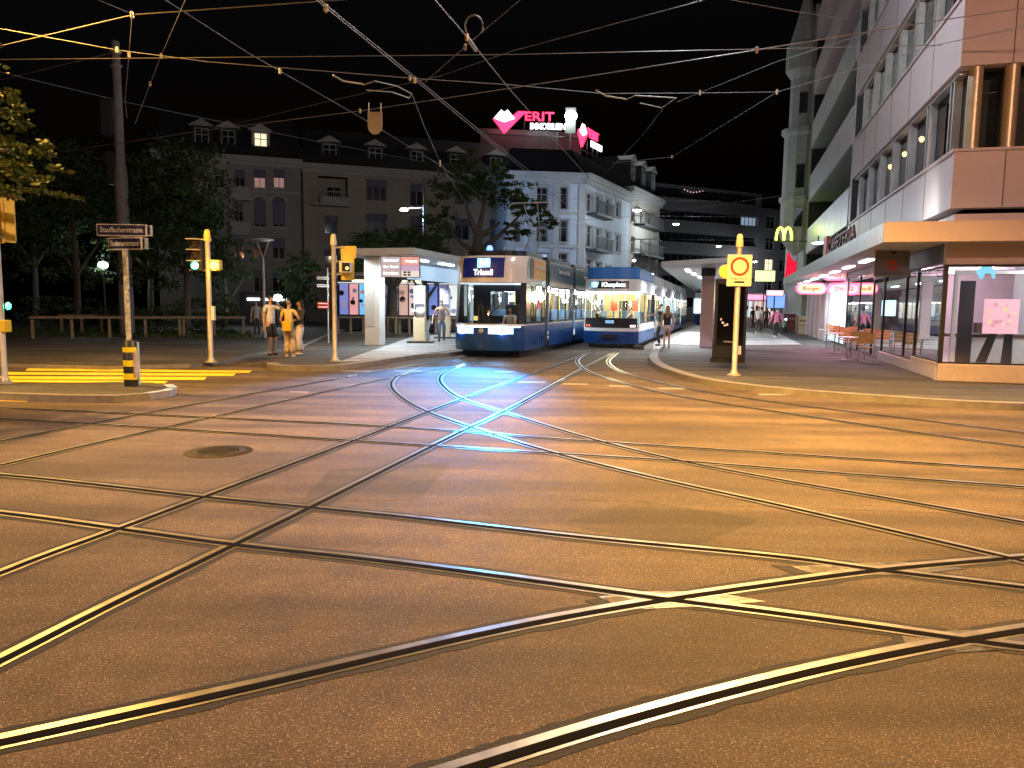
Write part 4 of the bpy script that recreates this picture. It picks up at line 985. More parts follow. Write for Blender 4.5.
# local frame: origin near the first pillar
pz = at(378, 253, 27).z - .12
g = MB(); g.box((-1.15, -.4, pz), (1.95, 36, pz + .27)); g.build('roof', m_shw, S1, bevel=.04)
for y in (0.0, 12, 24, 35):
    g = MB(); g.box((-.33, y, 0), (.30, y + .5, pz - .003)); pl = g.build('pillar', m_shw, S1, bevel=.02)
    if y == 0: q = MB(); q.box((-.30, y - .008, .75), (.1, y - .001, pz - .9)); q.build('access_panel', pbr('panel_grey', (.5, .5, .48), .5), pl)
for y in (1.5, 4.5, 8, 12, 17, 22, 28):
    g = MB(); g.box((.9, y, pz - .06), (1.05, y + 1.6, pz - .004)); g.build('ceiling_light', m_strip, S1)
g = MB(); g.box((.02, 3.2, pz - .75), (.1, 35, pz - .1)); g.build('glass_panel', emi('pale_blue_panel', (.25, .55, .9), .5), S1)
g = MB(); [g.box((.012, 3.2 + k * 1.4, pz - .76), (.0199, 3.23 + k * 1.4, pz - .09)) for k in range(20)]
for y in (1.2, 5.5, 10, 16, 24):
    light('roof_lamp', 'SPOT', (.6 if y < 3 else -.2, y, pz - .1), (.85, .95, 1), 520, S1, .25, spot=165)
light('roof_lamp', 'SPOT', (-.75, -.34, pz - .12), (.9, .97, 1), 420, S1, .2, spot=172); light('roof_lamp', 'SPOT', (1.2, -.34, pz - .12), (.8, .93, 1), 420, S1, .2, spot=172)
# departure board hanging at the front
S1b = thing('departure_board', 'blue and pink departure board hanging under the shelter roof', 'departure board', at(401, 267, 25.9), -.05)
g = MB(); g.box((-.70, -.06, -.36), (.66, .06, .36)); g.build('case', m_dark, S1b)
def card(par, x0, x1, z0, z1, mat, y=-.066, name='panel'):
    g = MB(); g.box((x0, y, z0), (x1, y + .005, z1)); return g.build(name, mat, par)
pb = card(S1b, -.68, .0, -.34, .34, emi('board_blue', (.02, .16, .45), .45))
pr_ = card(S1b, .02, .64, .06, .34, emi('board_crimson', (.75, .03, .12), .45)); pv = card(S1b, .02, .64, -.12, .055, emi('board_violet', (.08, .06, .7), .45)); pw = card(S1b, .02, .64, -.34, -.125, emi('board_white', (.8, .85, .9), .45))
for z, s_ in ((.22, 'Bahnhof'), (.0, 'Zoo  Triemli'), (-.22, 'Info')): text('lettering', s_, .11, m_dig, pb, (-.34, -.069, z), width=.5, extrude=.001)
text('lettering', 'Ausgang', .11, m_dig, pr_, (.36, -.069, .2), width=.42, extrude=.001)
g = MB(); [g.box((.1 + i * .14, -.07, -.3 + j * .09), (.2 + i * .14, -.0665, -.24 + j * .09)) for i in range(2) for j in range(2)]; g.build('pictogram', m_blackm, pw)
g = MB(); [g.tube((x, 0, .36), (x, 0, .62), .02) for x in (-.5, .5)]; g.build('hanger', m_galv, S1b)
# right shelter
S2 = thing('tram_shelter', 'curved roof shelter on a pale square pillar beside the black advertising column', 'shelter', st(31.1, -.84, .12), -A)
o = S2.location
def toloc(p, rt): v = Vector(p) - rt.location; c, s = math.cos(A), math.sin(A); return Vector((v.x * c - v.y * s, v.x * s + v.y * c, v.z))
pq = [toloc(at(x, y, D), S2) for x, y, D in ((661, 263, 27.2), (735, 266, 26.0))]
z2 = pq[0].z
edge = [toloc(gr(x, y, z2 + .12), S2) for x, y in ((661, 266), (663, 268.5), (669, 273), (677, 279), (685, 285), (694, 290.5))]
poly = [(p.x, p.y) for p in edge] + [(edge[-1].x + 2.4, edge[-1].y + 3), (pq[1].x, 30), (pq[1].x, pq[1].y)]
g = MB(); g.prism(poly, z2, z2 + .17, 0, 0); g.build('roof', m_shw, S2)
g = MB(); g.box((-.26, -.1, 0), (.24, .35, z2 - .003)); pl = g.build('pillar', m_clad, S2, bevel=.02)
q = MB(); q.box((-.2, -.108, .5), (.18, -.101, z2 - .5)); q.build('access_panel', m_clad, pl)
g = MB(); g.box((-.28, -.12, z2 - .32), (.26, .37, z2 - .002)); g.build('pillar_head', m_dark, S2)
for y in (14, 28):
    g = MB(); g.box((-.26, y, 0), (.24, y + .45, z2 - .003)); g.build('pillar', m_clad, S2)
for y in (.8, 4, 8, 12, 17, 23):
    g = MB(); g.box((-1.0 + y * .03, y, z2 - .05), (-.85 + y * .03, y + 1.8, z2 - .003)); g.build('ceiling_light', m_strip, S2)
for y in (1.0, 5, 11, 18):
    light('roof_lamp', 'SPOT', (-1.2, y, z2 - .1), (.92, .97, 1), 1250, S2, .25, spot=165)
# ticket machines
def machine(loc, label, blue=True):
    t = thing('ticket_machine', label, 'ticket machine', loc, -A * .3, 'ticket machines under the shelter')
    g = MB(); g.box((-.5, -.28, 0), (.55, .28, .08)); g.build('foot', m_dark, t)
    g = MB(); g.box((-.24, -.2, .08), (.24, .2, 1.05)); g.build('lower_case', pbr('machine_beige', (.55, .47, .30), .5), t, bevel=.015)
    g = MB(); g.box((-.24, -.1, 1.05), (-.2, .1, 2.36)); g.box((.2, -.1, 1.05), (.24, .1, 2.36)); g.box((-.2, -.1, 2.3), (.2, .1, 2.36)); g.box((-.2, .06, 1.05), (.2, .1, 1.62)); g.build('frame', m_shw, t, bevel=.015)
    g = MB(); g.box((-.195, -.08, 1.62), (.195, .08, 2.29)); sc_ = g.build('screen', emi('blue_screen', (.02, .07, .55), 1.1), t)
    text('lettering', 'Tickets', .1, m_dig, sc_, (0, -.084, 2.05), width=.26, extrude=.001); text('lettering', 'Billette', .1, m_num, sc_, (0, -.084, 1.85), width=.26, extrude=.001)
    g = MB(); g.box((-.3, -.3, 1.32), (.28, -.06, 1.37)); g.build('shelf', m_wpaint, t)
    return t
def pf(px, py, z=.12): return gr(px, py, z)
machine(pf(420, 343.0), 'beige ticket machine with tall blue screen nearest the shelter pillar')
machine(pf(445, 338.5), 'second ticket machine behind the walking man next to the tram')
# advertising column and round sign pole, right pavement
t = thing('advertising_column', 'tall flat black advertising column behind the no-entry sign pole', 'advertising column', pf(728, 362.5), -.12)
hz = at(728, 279, t.location.y).z - .12
g = MB(); g.box((-.50, -.16, 0), (.45, .16, .12)); g.build('base', m_blackm, t)
g = MB(); g.box((-.46, -.14, .12), (.46, .14, hz)); cl = g.build('casing', m_black, t, bevel=.02)
g = MB(); g.box((-.38, -.149, .5), (.38, -.142, hz - .15)); gp = g.build('glass_front', pbr('black_gloss', (.006, .006, .008), .05), cl)
g = MB(); rr = random.Random(8)
for k in range(5): x, z = -.22 + rr.uniform(-.1, .12), 1.15 + rr.uniform(-.08, .14); g.lathe([(.0, 0), (rr.uniform(.02, .05), -.002), (.0, -.004)], (x, -.150, z), n=8, axis='y', mi=k % 2)
g.build('print', [emi('red_print', (.7, .05, .05), .5), emi('pink_print', (.9, .5, .5), .5)], gp)
text('lettering', 'Plakat', .06, m_wpaint, gp, (-.05, -.152, .62), width=.26, extrude=.001)
g = MB(); g.box((.25, -.16, .25), (.33, -.142, .5)); g.build('notice', m_wpaint, cl)
def cap_pole(name, label, cat, base, topy, r=.05, capm=None, px=None, group=None, rz=0):
    t = thing(name, label, cat, base, rz, group); H = at(px, topy, base.y).z - base.z
    g = MB(); g.lathe([(r * 2.6, 0), (r * 2.6, .02), (r * 1.5, .05), (r * 1.2, .12), (r, .14), (r, H - .28)], n=14); g.build('pole', m_galv, t, smooth=True)
    g = MB(); g.lathe([(r * 1.35, H - .30), (r * 1.4, H - .24), (r * 1.1, H - .04), (r * .6, H)], n=14); g.build('cap', capm or m_ypaint, t, smooth=True)
    return t, H
t, H = cap_pole('sign_pole', 'pole with a pale square sign showing a red ring', 'traffic sign', pf(734, 375.5), 234, .062, pbr('cream_cap', (.7, .58, .32), .5), 738.5)
sb = bpy.data.objects.new('tmp', None); bpy.data.objects.remove(sb)
D = t.location.y; zc_ = at(739, 271, D).z - .12
g = MB(); g.box((-.29, -.09, zc_ - .36), (.29, -.055, zc_ + .37)); sp = g.build('sign_board', pbr('sign_cream', (.72, .64, .50), .5, var=.04), t, bevel=.03)
g = MB()
for k in range(32):
    a0, a1 = 2 * PI * k / 32, 2 * PI * (k + 1) / 32; c0 = (0, zc_ + .1)
    pp = lambda r_, a: (c0[0] + r_ * math.cos(a), c0[1] + r_ * math.sin(a))
    g.xz([pp(.16, a0), pp(.22, a0), pp(.22, a1), pp(.16, a1)], -.094, -.0905)
g.build('red_ring', m_redp, sp, fix=False)
text('lettering', 'Ausgenommen', .06, m_black, sp, (0, -.092, zc_ - .18), width=.42, extrude=.001)
g = MB(); g.box((-.12, -.094, zc_ - .28), (.12, -.0905, zc_ - .24)); g.build('symbol', m_black, sp)
g = MB(); g.lathe([(.16, 0), (.17, .02), (.16, .05)], (-.28, .04, zc_ - .02), n=16, axis='y'); g.build('side_disc', m_ypaint, t)
# ---------------------------------------------------------------- traffic lights and street name sign
m_green = emi('green_signal_lens', (.0, 1, .45), 7); m_amber = emi('amber_signal_lens', (1, .36, .0), 7); m_off = pbr('unlit_lens', (.03, .02, .02), .2)
TLg = 'traffic light poles around the junction'
t, H = cap_pole('traffic_light', 'grey traffic light pole with glowing amber and green lamps by the crossing', 'traffic light', gr(211, 362.5, .1), 229.5, .065, m_ypaint, 208, TLg)
D = t.location.y; zh = lambda y: at(208, y, D).z - t.location.z
sh = MB(); sh.box((-.42, -.16, zh(271)), (-.13, .14, zh(240))); hd = sh.build('signal_head', m_blackm, t, bevel=.02)
for k, y in enumerate((244.5, 255, 266)):
    g = MB(); g.lathe([(.10, 0), (.09, -.03), (.03, -.05)], (-.28, -.17, zh(y)), n=14, axis='y'); g.build('lens', m_green if k == 2 else m_off, hd, smooth=True)
    g = MB(); g.box((-.44, -.32, zh(y) + .11), (-.12, -.16, zh(y) + .13)); g.build('visor', m_galv, hd)
g = MB(); g.box((.10, -.12, zh(270)), (.34, .12, zh(260))); hd = g.build('warning_head', m_ypaint, t, bevel=.02)
g = MB(); g.lathe([(.12, 0), (.11, -.04), (.04, -.07)], (.22, -.13, zh(266)), n=14, axis='y'); g.build('lens', m_amber, hd, smooth=True)
light('amber_glow', 'POINT', (.22, -.45, zh(266)), (1, .42, .04), 30, t, .1)
g = MB(); g.box((-.5, .0, zh(271)), (.3, .04, zh(271) + .03)); g.box((-.45, 0, zh(240)), (.1, .04, zh(240) + .03)); g.build('bracket', m_galv, t)
g = MB(); g.box((.07, -.06, zh(320)), (.14, .06, zh(306))); g.build('push_button', m_wpaint, t)
t, H = cap_pole('traffic_light', 'grey traffic light pole with yellow backboards turned towards the shelter', 'traffic light', gr(335, 361, .12), 234, .062, pbr('pale_cap', (.75, .68, .45), .5), 333, TLg)
D = t.location.y; zh = lambda y: at(334, y, D).z - t.location.z
g = MB(); g.box((.2, .0, zh(280)), (.55, .04, zh(246))); g.box((.55, .0, zh(258)), (.62, .04, zh(246))); g.build('backboard', m_ypaint, t, bevel=.01)
g = MB(); g.box((.2, -.25, zh(273)), (.5, -.0, zh(262))); hd = g.build('signal_head', m_wpaint, t, bevel=.02)
g = MB(); g.box((.28, -.262, zh(271.5)), (.49, -.251, zh(263))); g.build('signal_face', m_blackm, hd)
g = MB(); g.lathe([(.05, 0), (.04, -.02)], (.42, -.265, zh(268.5)), n=10, axis='y'); g.build('lens', emi('dim_amber_lens', (1, .5, .1), 1.0), hd)
g = MB(); [g.box((.05, -.02, zh(y)), (.3, .02, zh(y) + .04)) for y in (248, 262, 275)]; g.build('bracket', m_galv, t)
t, H = cap_pole('traffic_light', 'traffic light pole on the island with a tall yellow board at the picture edge', 'traffic light', pf(5, 383.5), 182, .055, pbr('grey_cap', (.3, .3, .28), .5), 1, TLg)
D = t.location.y; zh = lambda y: at(3, y, D).z - t.location.z
g = MB(); g.box((.12, -.02, zh(242)), (.17, .30, zh(195))); g.box((.17, .0, zh(241)), (.36, .03, zh(196))); g.box((-.35, .05, zh(243)), (.1, .09, zh(194))); hd = g.build('backboard', m_ypaint, t, bevel=.01)
g = MB(); g.lathe([(.07, 0), (.06, .03)], (.07, .1, zh(306)), n=10, axis='x'); g.build('lens', m_green, t)
g = MB(); g.box((.03, -.1, zh(332)), (.13, .1, zh(320))); g.box((-.15, -.1, zh(332)), (-.06, .1, zh(320))); g.build('push_button', pbr('bright_yellow_plastic', (.85, .6, .02), .4), t, bevel=.02)
g = MB(); [g.box((-.1, -.03, zh(y)), (.16, .03, zh(y) + .05)) for y in (199, 238)]; g.build('bracket', m_galv, t)
# street name post with striped bollard
B = pf(131.5, 386)
t = thing('street_name_post', 'weathered post carrying two navy street name plates above a striped bollard', 'street sign', B)
D = B.y; zh = lambda y: at(129, y, D).z - B.z
zt = zh(340)
g = MB(); g.lathe([(.045, zt), (.045, zh(226))], (-.03, .03, 0), n=12); g.build('post', pbr('sticker_worn_post', (.62, .55, .46), .6, var=.8, vscale=9), t, smooth=True)
def plate(zc, w_, h_, x, rz, txt, label=None):
    e = MB(); e.box((-w_ / 2, -.02, -h_ / 2), (w_ / 2, .02, h_ / 2)); o = e.build('name_plate', m_white_sign, t); o.location = (x, -.05 - (.03 if zc < zh(238) else 0), zc); o.rotation_euler = (0, 0, rz)
    e = MB(); e.box((-w_ / 2 + .018, -.026, -h_ / 2 + .018), (w_ / 2 - .018, -.0205, h_ / 2 - .018)); f = e.build('plate_face', m_navy, o)
    text('lettering', txt, h_ * .62, m_white_sign, f, (0, -.028, 0), width=w_ * .86, extrude=.001, bold=.002)
    e = MB(); e.box((w_ / 2, .0, -h_ / 2 + .01), (w_ / 2 + .07, .08, -h_ / 2 + .03)); e.box((w_ / 2, .0, h_ / 2 - .03), (w_ / 2 + .07, .08, h_ / 2 - .01)); e.box((w_ / 2 + .055, .0, -h_ / 2 + .03), (w_ / 2 + .07, .08, h_ / 2 - .03)); e.build('bracket', m_galv, o)
plate(zh(230.5), .90, .215, -.03, .02, 'Stauffacherstrasse'); plate(zh(244), .74, .22, .04, .45 - .75, 'Badenerstrasse')
t = thing('striped_bollard', 'round black bollard with three yellow bands on the island kerb', 'bollard', B)
segs_ = [(zt, zh(347)), (zh(347), zh(352)), (zh(352), zh(360)), (zh(360), zh(366)), (zh(366), zh(373)), (zh(373), zh(379)), (zh(379), 0)]
g = MB(); g.lathe([(.125, 0), (.125, zt - .03), (.10, zt)], n=20); bb = g.build('body', m_black, t, smooth=True)
m_yr = pbr('reflective_yellow_band', (.9, .75, .02), .4)
for (a, b) in (segs_[1], segs_[3], segs_[5]):
    g = MB(); g.lathe([(.128, b), (.128, a)], n=20); g.build('band', m_yr, t, smooth=True)
g = MB(); g.box((.1, -.09, .18), (.142, .05, zt - .2)); g.build('notice', pbr('worn_notice', (.5, .42, .36), .6, var=.4, vscale=8), t, bevel=.005); g = MB(); g.box((.13, -.01, .02), (.15, .05, zt - .04)); g.build('edge_strip', m_bluep, t)
# ---------------------------------------------------------------- people
m_skin = pbr('skin', (.50, .30, .21), .55); m_skin2 = pbr('skin_tan', (.42, .24, .16), .55)
m_hair = pbr('dark_hair', (.02, .014, .01), .5); m_hairb = pbr('light_brown_hair', (.30, .19, .08), .5)
def cloth(name, c): return pbr(name, c, .85, var=.18, vscale=9)
def skin_mesh(nodes, edges, name, mat, parent, sub=2, root=0):
    me = bpy.data.meshes.new(name); me.from_pydata([n[0] for n in nodes], edges, []); o = bpy.data.objects.new(name, me); COL.objects.link(o)
    sk = o.modifiers.new('s', 'SKIN'); sk.use_smooth_shade = True; sk.branch_smoothing = .4
    sv = me.skin_vertices[0].data
    for i, n in enumerate(nodes): sv[i].radius = n[1] if isinstance(n[1], tuple) else (n[1], n[1]); sv[i].use_root = (i == root)
    ss = o.modifiers.new('u', 'SUBSURF'); ss.levels = sub; ss.render_levels = sub
    dg = bpy.context.evaluated_depsgraph_get(); dg.update()
    m2 = bpy.data.meshes.new_from_object(o.evaluated_get(dg)); bpy.data.objects.remove(o); bpy.data.meshes.remove(me)
    m2.name = name; m2.materials.clear(); m2.materials.append(mat)
    for p in m2.polygons: p.use_smooth = True
    o = bpy.data.objects.new(name, m2); COL.objects.link(o); o.parent = parent; return o
def ik(a, b, l1, l2, bend):
    a, b, bend = Vector(a), Vector(b), Vector(bend); d = b - a; L = min(d.length, (l1 + l2) * .995); u = d.normalized(); b = a + u * L
    x = (l1 * l1 - l2 * l2 + L * L) / (2 * L); h = math.sqrt(max(l1 * l1 - x * x, 0)); n = (bend - u * bend.dot(u)).normalized()
    return a + u * x + n * h, b
def person(label, loc, rz, h=1.75, skin=None, hair='short', hairm=None, top=None, bottom='trousers', bm=None, shoe=None, la=(-.25, .02, .80), ra=(.25, .02, .80), stride=0.0, sit=False, sleeve='short', bag=None, lean=0.0, head_turn=0.0, group=None, slim=1.0, name='person'):
    """faces -y in its own frame; la / ra = wrist targets for a 1.75 m figure"""
    k = h / 1.75; t = thing(name, label, 'person', loc, rz, group)
    skin = skin or m_skin; hairm = hairm or m_hair; V = lambda x, y, z: Vector((x * k, (y - lean * max(0, z - .9)) * k, z * k))
    hz = -.45 if sit else 0
    P = {}
    P['pel'] = V(0, 0, .94 + hz); P['wai'] = V(0, -.01, 1.10 + hz); P['che'] = V(0, -.01, 1.29 + hz); P['up'] = V(0, .0, 1.42 + hz); P['neck'] = V(0, -.0, 1.50 + hz); P['jaw'] = V(0, -.025, 1.575 + hz); P['hea'] = V(0, -.015, 1.66 + hz); P['top'] = V(0, -.005, 1.715 + hz)
    nodes = [(P['pel'], (.145 * k * slim, .105 * k)), (P['wai'], (.13 * k * slim, .095 * k)), (P['che'], (.155 * k * slim, .11 * k)), (P['up'], (.11 * k, .085 * k)), (P['neck'], .052 * k), (P['jaw'], (.062 * k, .07 * k)), (P['hea'], (.078 * k, .092 * k)), (P['top'], (.055 * k, .065 * k))]
    edges = [(i, i + 1) for i in range(7)]
    nodes.append((P['jaw'] + Vector((0, -.10 * k, .03 * k)), .014 * k)); edges.append((6, 8))       # nose
    arms = []
    for s, tg in ((-1, la), (1, ra)):
        sh = V(s * .185, .0, 1.42 + hz); tgt = V(*tg) + Vector((0, 0, hz * k)); el, wr = ik(sh, tgt, .29 * k, .26 * k, (s * .5, .8, -.3))
        d = (wr - el).normalized(); n0 = len(nodes); side = d.cross(Vector((0, -1, 0.01))).normalized()
        nodes += [(sh, .058 * k), (el, .040 * k), (wr, .027 * k), (wr + d * .055 * k, (.036 * k, .020 * k))]
        edges += [(3, n0), (n0, n0 + 1), (n0 + 1, n0 + 2), (n0 + 2, n0 + 3)]
        fw = d.orthogonal().normalized()
        for j, (o, ln) in enumerate(((-.03, .065), (-.01, .078), (.01, .072), (.03, .058))):
            b = wr + d * .095 * k + side * o * k; a_ = b + d * ln * .5 * k; e_ = a_ + (d * .8 + Vector((0, -.5, 0))).normalized() * ln * .5 * k
            m = len(nodes); nodes += [(b, .0095), (a_, .009), (e_, .0075)]; edges += [(n0 + 3, m), (m, m + 1), (m + 1, m + 2)]
        b = wr + d * .03 * k + Vector((0, -.03, 0)) * k; m = len(nodes); nodes += [(b, .012), (b + (d + Vector((0, -.8, 0))).normalized() * .045 * k, .009)]; edges += [(n0 + 2, m), (m, m + 1)]
        arms.append((sh, el, wr))
    legs = []
    for s in (-1, 1):
        hp = V(s * .09, 0, .90 + hz)
        if sit: an = V(s * .11, -.46, .09); kn, an = ik(hp, an, .43 * k, .42 * k, (0, -1, 1))
        else:
            an = V(s * (.10), s * stride, .085 + (.05 if stride and s > 0 else 0)); kn, an = ik(hp, an, .42 * k, .42 * k, (0, -1, 0))
        toe = an + Vector((s * .02 * k, -.15 * k, -.045 * k)); heel = an + Vector((0, .045 * k, -.04 * k)); n0 = len(nodes)
        nodes += [(hp, .088 * k), (kn, .056 * k), (an, .036 * k), (toe, (.036 * k, .022 * k))]; edges += [(0, n0), (n0, n0 + 1), (n0 + 1, n0 + 2), (n0 + 2, n0 + 3)]
        legs.append((hp, kn, an, toe))
    bd = skin_mesh(nodes, edges, 'body', skin, t, 1)
    # face
    for s in (-1, 1):
        g = MB(); g.lathe([(.001, -.008 * k), (.011 * k, 0), (.001, .008 * k)], P['hea'] + Vector((s * .030 * k, -.082 * k, -.008 * k)), n=8); g.build('eye', m_hair, t)
    # clothes
    top = top or cloth('white_cotton', (.7, .68, .64))
    n = [(P['pel'] + Vector((0, 0, -.09 * k)), (.172 * k * slim, .135 * k)), (P['wai'], (.15 * k * slim, .115 * k)), (P['che'], (.172 * k * slim, .128 * k)), (P['up'] + Vector((0, 0, .005)), (.125 * k, .095 * k))]
    e = [(0, 1), (1, 2), (2, 3)]
    for (sh, el, wr) in arms:
        m = len(n)
        if sleeve == 'none': n += [(sh.lerp(P['up'], .2), .064 * k)]; e += [(3, m)]
        elif sleeve == 'short': n += [(sh, .07 * k), (sh.lerp(el, .6), .060 * k)]; e += [(3, m), (m, m + 1)]
        else: n += [(sh, .07 * k), (el, .055 * k), (el.lerp(wr, .9), .042 * k)]; e += [(3, m), (m, m + 1), (m + 1, m + 2)]
    skin_mesh(n, e, 'shirt', top, t, 1)
    bm = bm or cloth('dark_trousers', (.03, .03, .035))
    n = [(P['wai'] + Vector((0, 0, -.06 * k)), (.155 * k * slim, .12 * k)), (P['pel'] + Vector((0, 0, -.05 * k)), (.16 * k * slim, .125 * k))]; e = [(0, 1)]
    for (hp, kn, an, toe) in legs:
        m = len(n)
        if bottom == 'shorts': n += [(hp, .105 * k), (hp.lerp(kn, .95), .085 * k)]; e += [(1, m), (m, m + 1)]
        elif bottom == 'wide': n += [(hp, .11 * k), (kn, .10 * k), (an.lerp(kn, .06), .115 * k)]; e += [(1, m), (m, m + 1), (m + 1, m + 2)]
        elif bottom == 'short_skirt': n += [(hp, .12 * k), (hp.lerp(kn, .5), .12 * k)]; e += [(1, m), (m, m + 1)]
        else: n += [(hp, .10 * k), (kn, .070 * k), (an.lerp(kn, .06), .055 * k)]; e += [(1, m), (m, m + 1), (m + 1, m + 2)]
    skin_mesh(n, e, {'shorts': 'shorts', 'wide': 'wide_trousers', 'short_skirt': 'skirt'}.get(bottom, 'trousers'), bm, t, 1)
    sm = shoe or cloth('white_shoe', (.6, .6, .58))
    for (hp, kn, an, toe) in legs:
        skin_mesh([(an + Vector((0, .03 * k, -.04 * k)), (.045 * k, .042 * k)), (an + Vector((0, -.05 * k, -.045 * k)), (.045 * k, .038 * k)), (toe + Vector((0, -.02 * k, 0)), (.042 * k, .03 * k))], [(0, 1), (1, 2)], 'shoe', sm, t, 1)
    c = P['hea']
    if hair == 'short':
        skin_mesh([(c + Vector((0, -.02 * k, .055 * k)), (.072 * k, .07 * k)), (c + Vector((0, .035 * k, .025 * k)), (.082 * k, .075 * k)), (c + Vector((0, .055 * k, -.04 * k)), (.062 * k, .045 * k))], [(0, 1), (1, 2)], 'hair', hairm, t, 1)
    elif hair == 'long':
        skin_mesh([(c + Vector((0, -.02 * k, .06 * k)), (.075 * k, .07 * k)), (c + Vector((0, .045 * k, .02 * k)), (.09 * k, .08 * k)), (c + Vector((0, .085 * k, -.12 * k)), (.10 * k, .06 * k)), (c + Vector((0, .10 * k, -.28 * k)), (.11 * k, .05 * k)), (c + Vector((0, .10 * k, -.42 * k)), (.07 * k, .035 * k))], [(i, i + 1) for i in range(4)], 'hair', hairm, t, 1)
    if bag:
        g = MB(); x, y, z, m_ = bag; g.box((x - .14, y - .05, z - .16), (x + .14, y + .05, z + .14)); b_ = g.build('shoulder_bag', m_, t, bevel=.03)
        g = MB(); g.path([(x, y, z + .12), (x * .2, y * .6, 1.2 * k), (-x * .5, 0.02, 1.46 * k)], .012); g.build('strap', m_, b_)
    return t
def face_to(frm, to): return math.atan2(to[0] - frm[0], -(to[1] - frm[1]))
pm = pf(271, 355.5, 0); pw = pf(289.5, 357.5, 0); pk = pf(301, 355, 0)
for p_ in (pm, pw, pk): p_.z = .0
pm = gr(271, 355.5, .1); pw = gr(289.5, 357.5, .1); pk = gr(301, 355, .1)
person('bearded man in white T-shirt and black shorts holding a hand to his mouth', pm, math.radians(62), 1.83, hair='short', bottom='shorts', bm=cloth('black_cotton', (.02, .02, .022)), shoe=cloth('black_shoe', (.02, .02, .02)), la=(-.22, .03, .82), ra=(.12, -.24, 1.46), group='three people chatting on the kerb')
person('woman in loose yellow top and patterned trousers with a yellow bag, back turned', pw, math.radians(170), 1.69, hair='short', hairm=m_hairb, top=cloth('yellow_fabric', (.68, .52, .20)), bottom='wide', bm=pbr('patterned_cloth', (.48, .38, .28), .85, var=.7, vscale=14), la=(-.18, -.18, 1.32), ra=(.22, -.1, .92), sleeve='short', bag=(-.02, .17, .94, pbr('yellow_bag', (.70, .45, .03), .6)), group='three people chatting on the kerb')
person('woman with long dark hair, dark cardigan and wide white trousers', pk, math.radians(-55), 1.70, skin=m_skin2, hair='long', top=cloth('dark_cardigan', (.05, .045, .045)), bottom='wide', bm=cloth('white_linen', (.68, .62, .60)), la=(-.02, -.2, 1.12), ra=(.05, -.22, 1.1), sleeve='long', group='three people chatting on the kerb')
q = pf(441.5, 344.5)
person('man in waistcoat and jeans walking past the ticket machines', q, math.radians(8), 1.78, top=cloth('brown_waistcoat', (.18, .13, .11)), bm=cloth('blue_denim', (.06, .09, .16)), stride=.12, sleeve='none', lean=.05, la=(-.36, -.1, .95), ra=(.36, .05, .95))
q = pf(428.5, 342)
person('person in dark jacket and light jeans leaning at the ticket machine', q, math.radians(-60), 1.72, top=cloth('black_jacket', (.02, .02, .025)), bm=cloth('pale_denim', (.35, .45, .55)), sleeve='long', lean=.35, la=(-.1, -.35, 1.2), ra=(.12, -.35, 1.25))
q = pf(659.5, 346)
person('man in grey-green T-shirt reaching out to the tram door button', q, math.radians(-95), 1.76, top=cloth('grey_green_cotton', (.06, .09, .09)), sleeve='short', la=(-.22, .0, .82), ra=(.1, -.52, 1.22), shoe=cloth('black_shoe', (.02, .02, .02)))
q = pf(666.5, 348.3)
person('woman in dark vest and pale short trousers waiting beside the tram', q, math.radians(172), 1.68, hair='long', hairm=m_hairb, top=cloth('black_vest', (.02, .02, .03)), sleeve='none', bottom='short_skirt', bm=cloth('cream_cloth', (.68, .55, .45)), la=(-.22, -.02, .84), ra=(.24, -.03, .86), shoe=cloth('black_shoe', (.02, .02, .02)))
q = pf(775.5, 338)
person('pedestrian in pink jacket with black dungarees walking away under the canopy', q, math.radians(178), 1.66, top=pbr('pink_cloth', (.75, .20, .35), .8), sleeve='long', stride=.13, la=(-.40, .05, .9), ra=(.38, -.05, .9), group='pedestrians on the shop pavement')
q = pf(758, 333.5)
person('pedestrian in white shirt and black trousers far along the pavement', q, math.radians(150), 1.75, stride=.15, sleeve='short', group='pedestrians on the shop pavement')
q = pf(752.5, 329.5); person('distant pedestrian in black standing before the pink shop front', q, 0.4, 1.72, top=cloth('black_cotton', (.02, .02, .022)), sleeve='long', group='pedestrians on the shop pavement')
q = pf(766, 330); person('distant pedestrian in dark coat beside the pink jacket', q, -0.6, 1.7, top=cloth('brown_coat', (.07, .04, .03)), sleeve='long', hair='long', group='pedestrians on the shop pavement')
q = pf(256, 341.5); person('person in pale grey shirt standing in the dark behind the chatting group', gr(257, 338, .1), .5, 1.7, top=cloth('grey_cotton', (.3, .3, .3)), shoe=cloth('black_shoe', (.02, .02, .02)))
# seated in the trams
def in_tram(T, x, y, z): p = T.matrix_world @ Vector((x, y, z)) if False else Vector(T.location) + Vector((x * CA + y * SA, -x * SA + y * CA, z)); return p
person('tram driver in pale shirt sitting behind the dark windscreen', in_tram(T1, .4, 1.62, .36), -A, 1.75, sit=True, la=(-.15, -.40, 1.1), ra=(.15, -.4, 1.1), top=cloth('pale_shirt', (.5, .5, .5)))
person('passenger in dark jacket sitting behind the warm lit windscreen, beside the window', in_tram(T2, -.72, 1.35, .45), -A + 1.5, 1.7, sit=True, la=(-.1, -.35, 1.05), ra=(.1, -.4, 1.05), top=cloth('black_jacket', (.02, .02, .025)), sleeve='long')
person('passenger in beige coat sitting on the door side behind the warm lit windscreen', in_tram(T2, .68, 1.35, .45), -A - 1.4, 1.7, sit=True, la=(-.1, -.35, 1.05), ra=(.1, -.4, 1.05), top=cloth('beige_coat', (.35, .28, .2)), sleeve='long')
